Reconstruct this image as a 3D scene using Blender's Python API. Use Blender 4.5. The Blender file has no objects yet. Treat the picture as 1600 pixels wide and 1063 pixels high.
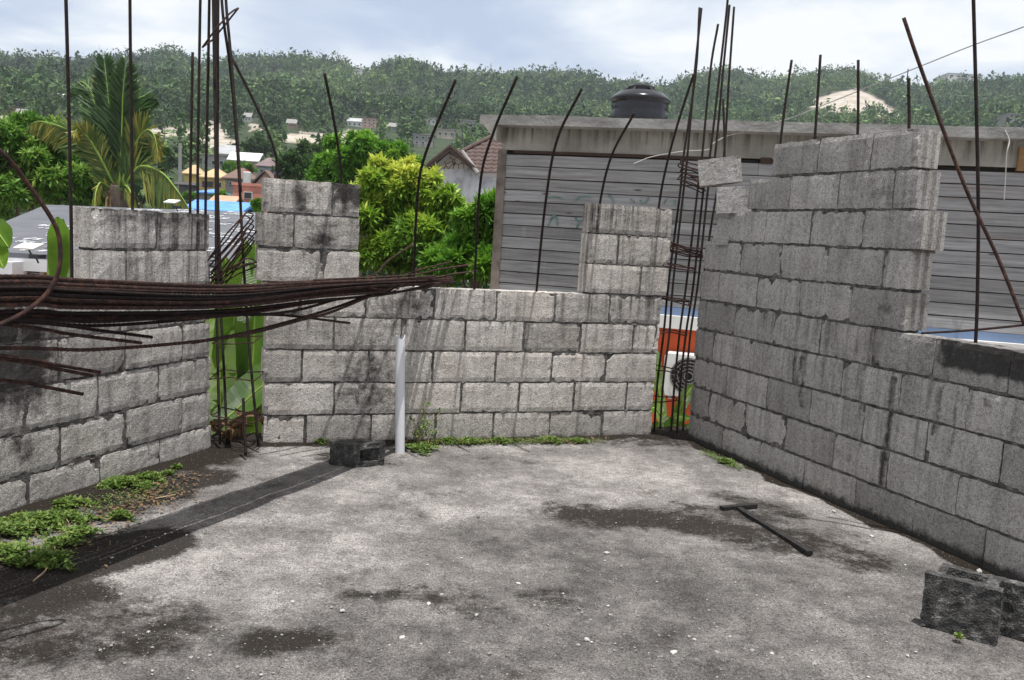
import bpy, math, random
import numpy as np
from mathutils import Vector, noise as mnoise
random.seed(7); rng = np.random.default_rng(7)
scene = bpy.context.scene
col = scene.collection

# ------------------------------------------------------------------ camera solve (metres, Z up, floor of the roof slab at z = 0)
F = 1358.0; PITCH = math.radians(6.857); ROLL = math.radians(3.507); EYE = 1.333
fwd = np.array([0, math.cos(PITCH), -math.sin(PITCH)]); rgt = np.array([1., 0, 0]); up = np.cross(rgt, fwd)
cr, sr = math.cos(ROLL), math.sin(ROLL)
CR = np.array([cr*rgt+sr*up, -sr*rgt+cr*up, fwd])
CAM = np.array([0, 0, EYE])
def ray(x, y): return CR.T @ np.array([(x-800)/F, -(y-531.5)/F, 1.0])
def atY(x, y, Y): d = ray(x, y); return CAM + d*(Y/d[1])
def atZ(x, y, z=0.0): d = ray(x, y); return CAM + d*((z-EYE)/d[2])
def proj(P):
    q = (np.asarray(P)-CAM) @ CR.T
    return 800+F*q[..., 0]/q[..., 2], 531.5-F*q[..., 1]/q[..., 2]
class Wall:
    def __init__(s, ang, d, zb):
        a = math.radians(ang); s.u = np.array([math.sin(a), math.cos(a), 0]); s.n = np.array([math.cos(a), -math.sin(a), 0]); s.d = d; s.zb = zb
    def hit(s, x, y, off=0.0): dd = ray(x, y); return CAM + dd*((s.d-off)/(dd @ s.n))     # off: metres behind the inner face
    def s_at(s, x, z):                                                                  # distance along the wall of the point at height z seen in column x
        lo, hi = -8., 8.
        y = 500.
        for _ in range(6):
            P = s.hit(x, y); yy = proj(np.array([P[0], P[1], z]))[1]; y = yy
        return float(s.hit(x, y) @ s.u)
    def pt(s, t, off, z): return s.u*t + s.n*(s.d+off)*1.0 + np.array([0, 0, z])        # off along +n
WL = Wall(19.2565, -3.20676, 0.148); WM = Wall(69.438, -5.24043, 0.181); WR = Wall(158.407, -3.36334, 0.1785)
# inner face normal points to the room: L (+n), M (+n), R (+n)

# ------------------------------------------------------------------ helpers
class MB:
    def __init__(s): s.v = []; s.f = []; s.m = []; s.uv = []; s.at = {}
    def add(s, verts, faces, mi=0, uv=None, **attr):
        b = len(s.v); s.v += [tuple(map(float, p)) for p in verts]
        s.f += [tuple(i+b for i in f) for f in faces]; s.m += [mi]*len(faces)
        s.uv += ([tuple(q) for q in uv] if uv is not None else [(0, 0)]*len(verts))
        for k in set(s.at) | set(attr):
            l = s.at.setdefault(k, [0.0]*b)
            if k in attr:
                a = attr[k]; l += list(map(float, a)) if hasattr(a, '__len__') else [float(a)]*len(verts)
            else: l += [0.0]*len(verts)
    def build(s, name, mats, parent=None, smooth=False):
        me = bpy.data.meshes.new(name); me.from_pydata(s.v, [], s.f)
        for m in (mats if isinstance(mats, (list, tuple)) else [mats]): me.materials.append(m)
        me.polygons.foreach_set('material_index', s.m)
        ul = me.uv_layers.new(name='UVMap'); vi = np.zeros(len(me.loops), int); me.loops.foreach_get('vertex_index', vi)
        ul.data.foreach_set('uv', np.array(s.uv, float)[vi].ravel())
        for k, l in s.at.items(): me.attributes.new(k, 'FLOAT', 'POINT').data.foreach_set('value', l)
        if smooth: me.polygons.foreach_set('use_smooth', [True]*len(me.polygons))
        me.update(); o = bpy.data.objects.new(name, me); col.objects.link(o)
        if parent: o.parent = parent
        return o
def np_mesh(name, V, Fc, mats, attrs=None, parent=None, smooth=False):
    me = bpy.data.meshes.new(name); n = Fc.shape[1]
    me.vertices.add(len(V)); me.vertices.foreach_set('co', V.astype(np.float32).ravel())
    me.loops.add(Fc.size); me.loops.foreach_set('vertex_index', Fc.astype(np.int32).ravel())
    me.polygons.add(len(Fc)); me.polygons.foreach_set('loop_start', np.arange(0, Fc.size, n, dtype=np.int32)); me.polygons.foreach_set('loop_total', np.full(len(Fc), n, np.int32))
    for m in (mats if isinstance(mats, (list, tuple)) else [mats]): me.materials.append(m)
    for k, a in (attrs or {}).items(): me.attributes.new(k, 'FLOAT', 'POINT').data.foreach_set('value', a.astype(np.float32))
    if smooth: me.polygons.foreach_set('use_smooth', np.ones(len(Fc), bool))
    me.update(calc_edges=True); me.validate(); o = bpy.data.objects.new(name, me); col.objects.link(o)
    if parent: o.parent = parent
    return o
def tag(o, label=None, cat=None, group=None, kind=None):
    if label: o['label'] = label
    if cat: o['category'] = cat
    if group: o['group'] = group
    if kind: o['kind'] = kind
    return o
def thing(name, label, cat, loc=(0, 0, 0), group=None):
    o = bpy.data.objects.new(name, None); o.empty_display_size = .1; col.objects.link(o)
    o.location = loc; bpy.context.view_layer.update(); return tag(o, label, cat, group)
def put(ch, root):                      # parent keeping world place (roots only carry a translation)
    ch.parent = root; ch.matrix_parent_inverse = root.matrix_world.inverted() if False else __import__('mathutils').Matrix.Translation(-Vector(root.location)); return ch
def catmull(P, n=6):
    P = [np.asarray(p, float) for p in P]
    if len(P) < 3: return P
    Q = [2*P[0]-P[1]] + P + [2*P[-1]-P[-2]]; out = []
    for i in range(1, len(Q)-2):
        for k in range(n):
            t = k/n; a, b, c, d = Q[i-1], Q[i], Q[i+1], Q[i+2]
            out.append(.5*((2*b)+(-a+c)*t+(2*a-5*b+4*c-d)*t*t+(-a+3*b-3*c+d)*t**3))
    out.append(P[-1]); return out
def tube(mb, P, r, seg=8, mi=0, closed=False, cap=True, **attr):
    P = [np.asarray(p, float) for p in P]; n = len(P); T = []
    for i in range(n):
        a = P[(i-1) % n] if (closed or i) else P[0]; b = P[(i+1) % n] if (closed or i < n-1) else P[-1]
        t = b-a; T.append(t/max(1e-9, np.linalg.norm(t)))
    x = np.array([0, 0, 1.]) if abs(T[0][2]) < .9 else np.array([1., 0, 0])
    x = np.cross(T[0], x); x /= np.linalg.norm(x)
    V = []; U = []; L = 0.
    R = r if hasattr(r, '__len__') else [r]*n
    for i in range(n):
        if i: L += np.linalg.norm(P[i]-P[i-1])
        x = x-T[i]*(x @ T[i]); x /= max(1e-9, np.linalg.norm(x)); y = np.cross(T[i], x)
        for k in range(seg):
            a = 2*math.pi*k/seg; V.append(P[i]+R[i]*(math.cos(a)*x+math.sin(a)*y)); U.append((k/seg, L))
    Fc = []
    for i in range(n if closed else n-1):
        j = (i+1) % n
        for k in range(seg): Fc.append((i*seg+k, i*seg+(k+1) % seg, j*seg+(k+1) % seg, j*seg+k))
    if cap and not closed: Fc += [tuple(range(seg))[::-1], tuple((n-1)*seg+k for k in range(seg))]
    mb.add(V, Fc, mi, U, **attr)
def box(mb, c, ax, ay, az, mi=0, **attr):        # centre and three half vectors
    c, ax, ay, az = map(lambda q: np.asarray(q, float), (c, ax, ay, az))
    V = [c+i*ax+j*ay+k*az for k in (-1, 1) for j in (-1, 1) for i in (-1, 1)]
    mb.add(V, [(0, 2, 3, 1), (4, 5, 7, 6), (0, 1, 5, 4), (2, 6, 7, 3), (0, 4, 6, 2), (1, 3, 7, 5)], mi, **attr)
def prism(mb, poly, h0, h1, frame, mi=0, **attr):  # poly of (a,b), extruded along c ; frame = origin, A, B, C
    o, A, B, Cc = [np.asarray(q, float) for q in frame]; n = len(poly)
    V = [o+A*p[0]+B*p[1]+Cc*h for h in (h0, h1) for p in poly]
    mb.add(V, [tuple(range(n))[::-1], tuple(range(n, 2*n))]+[(i, (i+1) % n, n+(i+1) % n, n+i) for i in range(n)], mi, **attr)
def nz(p, s=1.0, o=3):
    return mnoise.fractal(Vector((float(p[0])*s, float(p[1])*s, float(p[2])*s)), .6, 2.0, o)

# ------------------------------------------------------------------ materials
class N:
    def __init__(s, name):
        s.m = bpy.data.materials.new(name); s.m.use_nodes = True; s.t = s.m.node_tree; s.n = s.t.nodes; s.n.clear()
        s.out = s.n.new('ShaderNodeOutputMaterial')
    def __call__(s, typ, ins=None, **kw):
        nd = s.n.new(typ)
        for k, v in kw.items(): setattr(nd, k, v)
        for k, v in (ins or {}).items():
            if isinstance(v, bpy.types.NodeSocket): s.t.links.new(v, nd.inputs[k])
            else: nd.inputs[k].default_value = v
        return nd
    def co(s, kind='Object', scale=(1, 1, 1)):
        c = s('ShaderNodeTexCoord'); return s('ShaderNodeMapping', {'Vector': c.outputs[kind], 'Scale': scale}).outputs[0]
    def noise(s, vec, scale, detail=4, rough=.6): return s('ShaderNodeTexNoise', {'Vector': vec, 'Scale': scale, 'Detail': detail, 'Roughness': rough}).outputs[0]
    def ramp(s, fac, *stops):
        r = s('ShaderNodeValToRGB', {'Fac': fac}); e = r.color_ramp.elements
        while len(e) < len(stops): e.new(.5)
        for el, (p, c) in zip(e, stops): el.position = p; el.color = c if len(c) == 4 else (*c, 1)
        return r.outputs[0]
    def g(s, fac, a, b): return s.ramp(fac, (a, (0, 0, 0)), (b, (1, 1, 1))) if a < b else s.ramp(fac, (b, (1, 1, 1)), (a, (0, 0, 0)))
    def mix(s, f, a, b, mode='MIX'):
        m = s('ShaderNodeMix', data_type='RGBA', blend_type=mode)
        for k, v in ((0, f), (6, a), (7, b)):
            if isinstance(v, bpy.types.NodeSocket): s.t.links.new(v, m.inputs[k])
            else: m.inputs[k].default_value = (*v, 1) if (k and len(v) == 3) else v
        return m.outputs[2]
    def math(s, op, a, b=0.0, c=0.0):
        m = s('ShaderNodeMath', operation=op)
        for i, v in enumerate((a, b, c)):
            if isinstance(v, bpy.types.NodeSocket): s.t.links.new(v, m.inputs[i])
            else: m.inputs[i].default_value = v
        return m.outputs[0]
    def attr(s, name): return s('ShaderNodeAttribute', attribute_name=name).outputs['Fac']
    def done(s, colr, rough=.8, bump=None, strength=.5, dist=.01, spec=.3, metal=0., trans=None):
        ins = {'Base Color': colr if isinstance(colr, bpy.types.NodeSocket) else (*colr, 1), 'Roughness': rough, 'Specular IOR Level': spec, 'Metallic': metal}
        if bump is not None: ins['Normal'] = s('ShaderNodeBump', {'Height': bump, 'Strength': strength, 'Distance': dist}).outputs[0]
        b = s('ShaderNodeBsdfPrincipled', ins); o = b.outputs[0]
        if trans:
            tr = s('ShaderNodeBsdfTranslucent', {'Color': ins['Base Color']}); o = s('ShaderNodeMixShader', {0: trans, 1: o, 2: tr.outputs[0]}).outputs[0]
        s.t.links.new(o, s.out.inputs[0]); return s.m
def plain(name, c, rough=.8, var=.25, scale=3., bump=0., spec=.3):
    n = N(name); v = n.co(); t = n.noise(v, scale, 6, .65)
    c0 = tuple(x*(1-var) for x in c); c1 = tuple(min(.95, x*(1+var)) for x in c)
    f = n.noise(v, scale*14, 4, .7)
    return n.done(n.ramp(t, (.3, c0), (.7, c1)), rough, f if bump else None, bump, .01, spec)

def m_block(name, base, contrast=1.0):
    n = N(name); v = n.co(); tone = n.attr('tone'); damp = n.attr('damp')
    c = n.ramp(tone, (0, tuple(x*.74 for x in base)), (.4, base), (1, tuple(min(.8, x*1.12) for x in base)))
    blot = n.noise(v, 5.5, 5, .65); c = n.mix(n.g(blot, .3, .6), n.mix(1.0, c, (.78, .77, .755), 'MULTIPLY'), c)
    warm = n.noise(v, 2.3, 3); c = n.mix(n.math('MULTIPLY', n.g(warm, .5, .7), .35), c, n.mix(1.0, c, (1.04, .97, .88), 'MULTIPLY'))
    g3 = n.noise(v, 52, 4, .8); c = n.mix(n.g(g3, .4, .5), n.mix(1.0, c, (.70, .69, .69), 'MULTIPLY'), c); grain = n.noise(v, 170, 3, .75); c = n.mix(n.g(grain, .38, .6), n.mix(1.0, c, (.60, .59, .59), 'MULTIPLY'), n.mix(1.0, c, (1.2, 1.2, 1.2), 'MULTIPLY'))
    pits = n('ShaderNodeTexVoronoi', {'Vector': v, 'Scale': 95.}).outputs['Distance']
    pm = n.math('MULTIPLY', n.g(pits, .26, .10), n.g(n.noise(v, 70, 2), .48, .66)); c = n.mix(n.math('MULTIPLY', pm, .7), c, (.06, .058, .056))
    uv = n.co('UV', (26, 1.1, 1)); st = n.noise(uv, 1.0, 4, .6)           # rain streaks run down the wall
    uv2 = n.co('UV', (9, .7, 1)); st2 = n.noise(uv2, 1.0, 3, .6)
    sm = n.math('MULTIPLY', n.g(n.math('ADD', n.math('MULTIPLY', st, .62), n.math('MULTIPLY', st2, .5)), .538, .662), n.math('ADD', n.math('MULTIPLY', damp, 1.08), .06))
    sm = n.math('MULTIPLY', sm, n.g(n.noise(v, 14, 4, .7), .22, .55))
    c = n.mix(n.math('MULTIPLY', sm, .95), c, (.032, .029, .028))
    mold = n.attr('mold'); mn = n.math('ADD', n.math('MULTIPLY', mold, 1.15), n.math('MULTIPLY', n.noise(v, 18, 5, .75), .9))  # mold; on the middle wall it also darkens for the bundle's painted shadow
    c = n.mix(n.math('MULTIPLY', n.g(mn, .72, 1.1), .9), c, (.026, .024, .023))
    h = n.math('ADD', n.math('MULTIPLY', n.noise(v, 95, 4, .7), 1.0), n.math('MULTIPLY', pm, -.5))
    return n.done(c, .95, h, .7*contrast, .008, .12)
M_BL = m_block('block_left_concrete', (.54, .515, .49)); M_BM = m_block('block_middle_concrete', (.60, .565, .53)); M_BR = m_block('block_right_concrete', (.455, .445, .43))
n = N('mortar'); v = n.co(); M_MORT = n.done(n.ramp(n.noise(v, 22, 5, .75), (.3, (.035, .033, .031)), (.5, (.12, .113, .107)), (.72, (.27, .255, .24))), .95, n.noise(v, 90, 3, .7), 1.0, .014, .1)
n = N('mildewed_block'); v = n.co(); cc = n.ramp(n.noise(v, 16, 6, .75), (.32, (.022, .022, .022)), (.52, (.07, .068, .066)), (.7, (.22, .215, .205)))
cc = n.mix(n.g(n.noise(v, 170, 3, .7), .45, .7), cc, n.mix(1.0, cc, (2.2, 2.2, 2.2), 'MULTIPLY')); M_DARK = n.done(cc, .9, n.math('ADD', n.noise(v, 40, 4, .7), n.noise(v, 120, 2)), 1.0, .02, .2)

def m_rust(name, c0, c1, c2, ribs=True):
    n = N(name); v = n.co(); t = n.noise(v, 30, 5, .7); c = n.ramp(t, (.3, c0), (.5, c1), (.72, c2)); h = n.noise(v, 300, 2)
    if ribs:
        w = n('ShaderNodeTexWave', {'Vector': n.co('UV', (.35, 1, 1)), 'Scale': 30., 'Distortion': 0.}, bands_direction='DIAGONAL').outputs[1]; h = n.math('ADD', n.math('MULTIPLY', w, 1.0), n.math('MULTIPLY', h, .35))
    return n.done(c, .72, h, .8, .006, .35)
M_RUST = m_rust('rusty_steel', (.022, .010, .009), (.062, .027, .021), (.21, .088, .052))
M_RUST2 = m_rust('dark_rusty_steel', (.012, .008, .007), (.028, .015, .013), (.06, .03, .024))
M_WIRE = plain('wire_grey', (.25, .25, .25), .6)

# roof slab floor: stains carry their own shape in the 'stain', 'grey' and 'soil' attributes
n = N('slab_concrete'); v = n.co()
big = n.noise(v, 1.15, 6, .62); mid = n.noise(v, 4.6, 8, .7)
fine = n.noise(v, 21, 6, .78)
lum = n.math('ADD', n.math('ADD', n.math('MULTIPLY', n.g(big, .36, .64), .34), n.math('MULTIPLY', n.g(mid, .35, .65), .34)), n.math('MULTIPLY', n.g(fine, .35, .65), .32))
lum = n.math('ADD', lum, n.math('MULTIPLY', n.attr('pale'), .13)); lum = n.math('SUBTRACT', lum, n.math('MULTIPLY', n.attr('grey'), .30)); lum = n.math('MULTIPLY_ADD', lum, .62, .21)
c = n.ramp(lum, (.05, (.050, .047, .0455)), (.3, (.14, .131, .126)), (.52, (.25, .235, .227)), (.8, (.47, .445, .432)))
sp = n.math('ADD', n.math('MULTIPLY', n.attr('stain'), 1.0), n.math('MULTIPLY', n.g(n.noise(v, 5.0, 11, .82), .34, .66), .72))
sp = n.math('ADD', sp, n.math('MULTIPLY', n.g(n.noise(v, 34, 5, .8), .34, .66), .22)); c = n.mix(n.math('MULTIPLY', n.math('MULTIPLY', n.g(sp, .62, 1.32), .95), n.g(n.attr('stain'), .0, .14)), c, (.030, .025, .021))
patch = n.g(n.noise(v, 3.1, 9, .74), .565, .68); c = n.mix(n.math('MULTIPLY', patch, .8), c, (.065, .053, .046))
so = n.math('ADD', n.math('MULTIPLY', n.attr('soil'), 1.3), n.math('MULTIPLY', n.noise(v, 12, 6, .7), .6)); c = n.mix(n.g(so, .72, 1.05), c, (.028, .022, .017))
gr = n.noise(v, 105, 4, .8); c = n.mix(n.g(gr, .38, .6), n.mix(1.0, c, (.5, .49, .485), 'MULTIPLY'), n.mix(1.0, c, (1.16, 1.16, 1.16), 'MULTIPLY')); gr2 = n.noise(v, 240, 2, .8); c = n.mix(n.g(gr2, .4, .6), n.mix(1.0, c, (.55, .55, .55), 'MULTIPLY'), n.mix(1.0, c, (1.3, 1.3, 1.3), 'MULTIPLY'))
vo = n('ShaderNodeTexVoronoi', {'Vector': v, 'Scale': 105., 'Randomness': 1.}); ag = n.math('MULTIPLY', n.g(vo.outputs['Distance'], .30, .16), n.g(vo.outputs['Color'], .72, .78))
c = n.mix(n.math('MULTIPLY', ag, .7), c, (.46, .44, .42))
dk = n('ShaderNodeTexVoronoi', {'Vector': v, 'Scale': 80., 'Randomness': 1.}); dg = n.math('MULTIPLY', n.g(dk.outputs['Distance'], .34, .2), n.g(dk.outputs['Color'], .74, .78))
c = n.mix(n.math('MULTIPLY', dg, .55), c, (.05, .046, .043))
M_SLAB = n.done(c, .92, n.math('ADD', n.math('ADD', n.noise(v, 60, 5, .75), n.math('MULTIPLY', ag, .5)), n.math('MULTIPLY', dg, -.5)), .9, .012, .15)

def m_leaf(name, dark, mid_, light, trans=.35, rough=.5):
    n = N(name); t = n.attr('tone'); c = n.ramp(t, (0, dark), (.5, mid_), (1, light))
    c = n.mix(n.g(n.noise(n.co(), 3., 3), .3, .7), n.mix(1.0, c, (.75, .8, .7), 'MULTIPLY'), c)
    return n.done(c, rough, None, spec=.35, trans=trans)
M_MANGO = m_leaf('mango_leaf', (.055, .14, .02), (.13, .285, .04), (.36, .47, .10))
M_MANGOY = m_leaf('yellow_green_leaf', (.06, .16, .02), (.24, .41, .04), (.66, .67, .11))
M_ROUND = m_leaf('bright_green_leaf', (.055, .16, .016), (.135, .32, .03), (.30, .48, .06))
M_DARKG = m_leaf('dark_green_leaf', (.026, .058, .016), (.05, .11, .028), (.10, .17, .045))
M_PALM = m_leaf('palm_leaflet', (.022, .058, .016), (.075, .15, .04), (.50, .40, .07), .25, .45)
M_WEED = m_leaf('weed_leaf', (.06, .12, .02), (.14, .23, .045), (.28, .34, .09), .3)
M_FOREST = m_leaf('forest_leaf', (.022, .048, .018), (.070, .142, .040), (.21, .29, .10), .2, .8)
n = N('banana_leaf'); w = n('ShaderNodeTexWave', {'Vector': n.co('UV', (0, 1, 1)), 'Scale': 26., 'Distortion': 1.2}, bands_direction='Y').outputs[1]
c = n.mix(n.attr('tone'), (.045, .15, .014), (.24, .42, .05)); c = n.mix(n.math('MULTIPLY', w, .55), c, (.03, .11, .012)); c = n.mix(n.g(n.noise(n.co(), 4., 3), .4, .65), c, n.mix(1.0, c, (1.5, 1.35, 1.1), 'MULTIPLY')); M_BANANA = n.done(c, .36, w, .7, .012, .5, trans=.5)
M_STALK = plain('green_stalk', (.22, .33, .06), .5); M_DRY = plain('dead_leaf', (.15, .095, .05), .9, .5, 9); M_BARK = plain('bark', (.12, .095, .075), .95, .45, 8, .8)
M_TWIG = plain('pale_twig', (.34, .25, .16), .9, .3, 12)

# ------------------------------------------------------------------ world, sun, camera
SUN = np.array([-.07, .15, -1.0])        # direction in which the light travels
w = bpy.data.worlds.new('World'); scene.world = w; w.use_nodes = True; t = w.node_tree; t.nodes.clear()
def wn(typ, ins=None, **kw):
    nd = t.nodes.new(typ)
    for k, v in kw.items(): setattr(nd, k, v)
    for k, v in (ins or {}).items():
        if isinstance(v, bpy.types.NodeSocket): t.links.new(v, nd.inputs[k])
        else: nd.inputs[k].default_value = v
    return nd
sky = wn('ShaderNodeTexSky', sky_type='NISHITA', sun_disc=False, sun_elevation=math.radians(84), sun_rotation=math.atan2(-SUN[0], -SUN[1]))
gen = wn('ShaderNodeTexCoord').outputs['Generated']; sx = wn('ShaderNodeSeparateXYZ', {0: gen})
zz = wn('ShaderNodeMath', {0: sx.outputs[2], 1: .16}, operation='ADD').outputs[0]; zz = wn('ShaderNodeMath', {0: zz, 1: .05}, operation='MAXIMUM').outputs[0]
dx = wn('ShaderNodeMath', {0: sx.outputs[0], 1: zz}, operation='DIVIDE').outputs[0]; dy = wn('ShaderNodeMath', {0: sx.outputs[1], 1: zz}, operation='DIVIDE').outputs[0]
cv = wn('ShaderNodeCombineXYZ', {0: dx, 1: dy, 2: 3.7}).outputs[0]
n1 = wn('ShaderNodeTexNoise', {'Vector': cv, 'Scale': 1.25, 'Detail': 9., 'Roughness': .52, 'Distortion': .35}).outputs[0]
n2 = wn('ShaderNodeTexNoise', {'Vector': cv, 'Scale': .6, 'Detail': 5., 'Roughness': .5}).outputs[0]
nm = wn('ShaderNodeMath', {0: n1, 1: n2}, operation='ADD').outputs[0]; nm = wn('ShaderNodeMath', {0: nm, 1: .5}, operation='MULTIPLY').outputs[0]
rp = wn('ShaderNodeValToRGB', {'Fac': nm}); e = rp.color_ramp.elements
e.new(.5); e.new(.6)
for el, (p, c4) in zip(e, ((.39, (.50, .59, .76, 1)), (.44, (.62, .70, .84, 1)), (.485, (.82, .88, .95, 1)), (.525, (1.02, 1.03, 1.03, 1)))): el.position = p; el.color = c4
zen = wn('ShaderNodeMapRange', {0: sx.outputs[2], 1: .2, 2: .9, 3: 9.9, 4: 8.2}).outputs[0]; zc = wn('ShaderNodeCombineXYZ', {0: zen, 1: zen, 2: zen}).outputs[0]   # an overcast sky is brighter overhead
wh = wn('ShaderNodeMapRange', {0: sx.outputs[2], 1: .25, 2: .6, 3: 0., 4: .85}).outputs[0]; rpw = wn('ShaderNodeMix', {0: wh, 6: rp.outputs[0], 7: (.86, .85, .83, 1)}, data_type='RGBA').outputs[2]
clo = wn('ShaderNodeVectorMath', {0: rpw, 1: zc}, operation='MULTIPLY').outputs[0]
mx = wn('ShaderNodeMix', {0: .86, 6: sky.outputs[0], 7: clo}, data_type='RGBA')
bg = wn('ShaderNodeBackground', {'Color': mx.outputs[2], 'Strength': .1}); t.links.new(bg.outputs[0], wn('ShaderNodeOutputWorld').inputs[0])
sl = bpy.data.lights.new('sun', 'SUN'); sl.energy = 5.0; sl.angle = math.radians(.5); sl.color = (1, .975, .94)
so_ = bpy.data.objects.new('sun', sl); col.objects.link(so_); so_.rotation_euler = Vector(SUN).to_track_quat('-Z', 'Y').to_euler(); so_.location = (0, 0, 30)
cam = bpy.data.cameras.new('camera'); co_ = bpy.data.objects.new('camera', cam); col.objects.link(co_); scene.camera = co_
cam.sensor_width = 36; cam.lens = 36*F/1600; cam.clip_start = .05; cam.clip_end = 6000
from mathutils import Matrix
Mx = Matrix(((CR[0][0], CR[1][0], -CR[2][0], 0), (CR[0][1], CR[1][1], -CR[2][1], 0), (CR[0][2], CR[1][2], -CR[2][2], EYE), (0, 0, 0, 1))); co_.matrix_world = Mx
vs = scene.view_settings; vs.view_transform = 'Standard'; vs.look = 'None'; vs.exposure = 0.2; vs.gamma = 1.0

# ------------------------------------------------------------------ the roof slab we stand on
GZ = -3.3
def smooth(x): x = np.clip(x, 0, 1); return x*x*(3-2*x)
def seg_d(X, Y, a, b):
    a = np.array(a[:2]); b = np.array(b[:2]); d = b-a; L = max(1e-9, d @ d); t_ = np.clip(((X-a[0])*d[0]+(Y-a[1])*d[1])/L, 0, 1)
    return np.hypot(X-a[0]-t_*d[0], Y-a[1]-t_*d[1])
xs = np.arange(-3.9, 3.61, .03); ys = np.arange(-1.6, 6.61, .03)
X, Y = np.meshgrid(xs, ys)
def blob(pts, r, st=1.0):
    P = [atZ(*p) for p in pts]; D = np.min([seg_d(X, Y, P[i], P[min(i+1, len(P)-1)]) for i in range(max(1, len(P)-1))], axis=0)
    return st*smooth(1.35-D/r)
stain = np.max([blob([(900, 803), (1060, 815), (1200, 842)], .2, .62), blob([(1090, 800), (1170, 812)], .2, .42), blob([(1225, 835), (1340, 875)], .2, .5), blob([(1130, 775), (1230, 800)], .12, .4), blob([(680, 925), (760, 960)], .12, .35), blob([(540, 930), (700, 935)], .05, .45), blob([(0, 905), (120, 880), (225, 850)], .2, 1.35),
    blob([(0, 960), (100, 930)], .2, .6), blob([(240, 765), (330, 745)], .16, .75), blob([(150, 800), (260, 770)], .2, .55), blob([(0, 1000), (260, 985)], .26, .42), blob([(400, 1005), (490, 1000)], .1, .55),
    blob([(590, 935), (620, 930)], .07, .4), blob([(850, 935), (880, 930)], .12, .35), blob([(960, 690), (1080, 690)], .16, .45), blob([(620, 790), (660, 790)], .1, .25), blob([(520, 715), (590, 722)], .16, .45)], axis=0)
grey = np.max([blob([(880, 880), (1350, 960)], .6, .9), blob([(700, 850), (820, 1000)], .3, .55), blob([(1200, 800), (1450, 900)], .3, .5), blob([(640, 770), (760, 730)], .2, .3), blob([(650, 1010), (1400, 1055)], .5, .95), blob([(0, 1010), (400, 1050)], .42, .95), blob([(1000, 870), (1250, 900)], .3, .5), blob([(480, 735), (420, 760)], .12, .3)], axis=0)
pale = np.max([blob([(330, 880), (560, 800), (800, 760), (1000, 740)], .42, .8), blob([(420, 930), (600, 960)], .3, .6), blob([(1160, 745), (1400, 850)], .18, .6)], axis=0)
def wall_d(Wl): return (X*Wl.n[0]+Y*Wl.n[1])-Wl.d
nW = np.array([[nz((x, y, 0), 3.1) for x in xs] for y in ys])
dL, dM, dR = wall_d(WL), wall_d(WM), wall_d(WR)
soil = np.max([smooth(1.15-(dL+.1*nW)/.42)*.75, smooth(1.25-(dM+.04*nW)/.12)*.9, smooth(1.25-(dR+.05*nW)/.085)*.95], axis=0)
Z = nW*.006 + .02*smooth(1-dL/.35) + .012*smooth(1-dM/.12)
Z += np.array([[nz((x, y, 5), 14, 2)*.0016 for x in xs] for y in ys])
idx = np.arange(len(ys)*len(xs)).reshape(len(ys), len(xs))
Fc = np.stack([idx[:-1, :-1], idx[:-1, 1:], idx[1:, 1:], idx[1:, :-1]], -1).reshape(-1, 4)
cen = np.stack([X, Y], -1).reshape(-1, 2)[Fc].mean(1)
keep = (cen @ WL.n[:2]-WL.d > -.17) & (cen @ WM.n[:2]-WM.d > -.2) & (cen @ WR.n[:2]-WR.d > -.17)
V = np.stack([X.ravel(), Y.ravel(), Z.ravel()], -1)
used = np.unique(Fc[keep]); re = np.full(len(V), -1); re[used] = np.arange(len(used))
fl = np_mesh('floor', V[used], re[Fc[keep]], M_SLAB, dict(stain=stain.ravel()[used], grey=grey.ravel()[used], pale=pale.ravel()[used], soil=soil.ravel()[used]), smooth=True); tag(fl, kind='structure')
# body of the building under the slab
def cornr(Wa, Wb, o): return np.linalg.solve(np.array([Wa.n[:2], Wb.n[:2]]), np.array([Wa.d-o, Wb.d-o]))
pa = cornr(WL, WM, .15); pb = cornr(WM, WR, .15)
pl0 = WL.u[:2]*(-2.2)+WL.n[:2]*(WL.d-.15); pr0 = WR.u[:2]*(1.4)+WR.n[:2]*(WR.d-.15)
M_STUCCO = plain('grey_render', (.30, .29, .28), .9, .3, 2, .4)
mb = MB(); prism(mb, [tuple(p) for p in (pl0, pr0, pb, pa)], GZ-.2, -.03, ((0, 0, 0), (1, 0, 0), (0, 1, 0), (0, 0, 1))); tag(mb.build('lower_storey', M_STUCCO), 'grey rendered lower storey under the roof slab', 'building')

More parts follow.
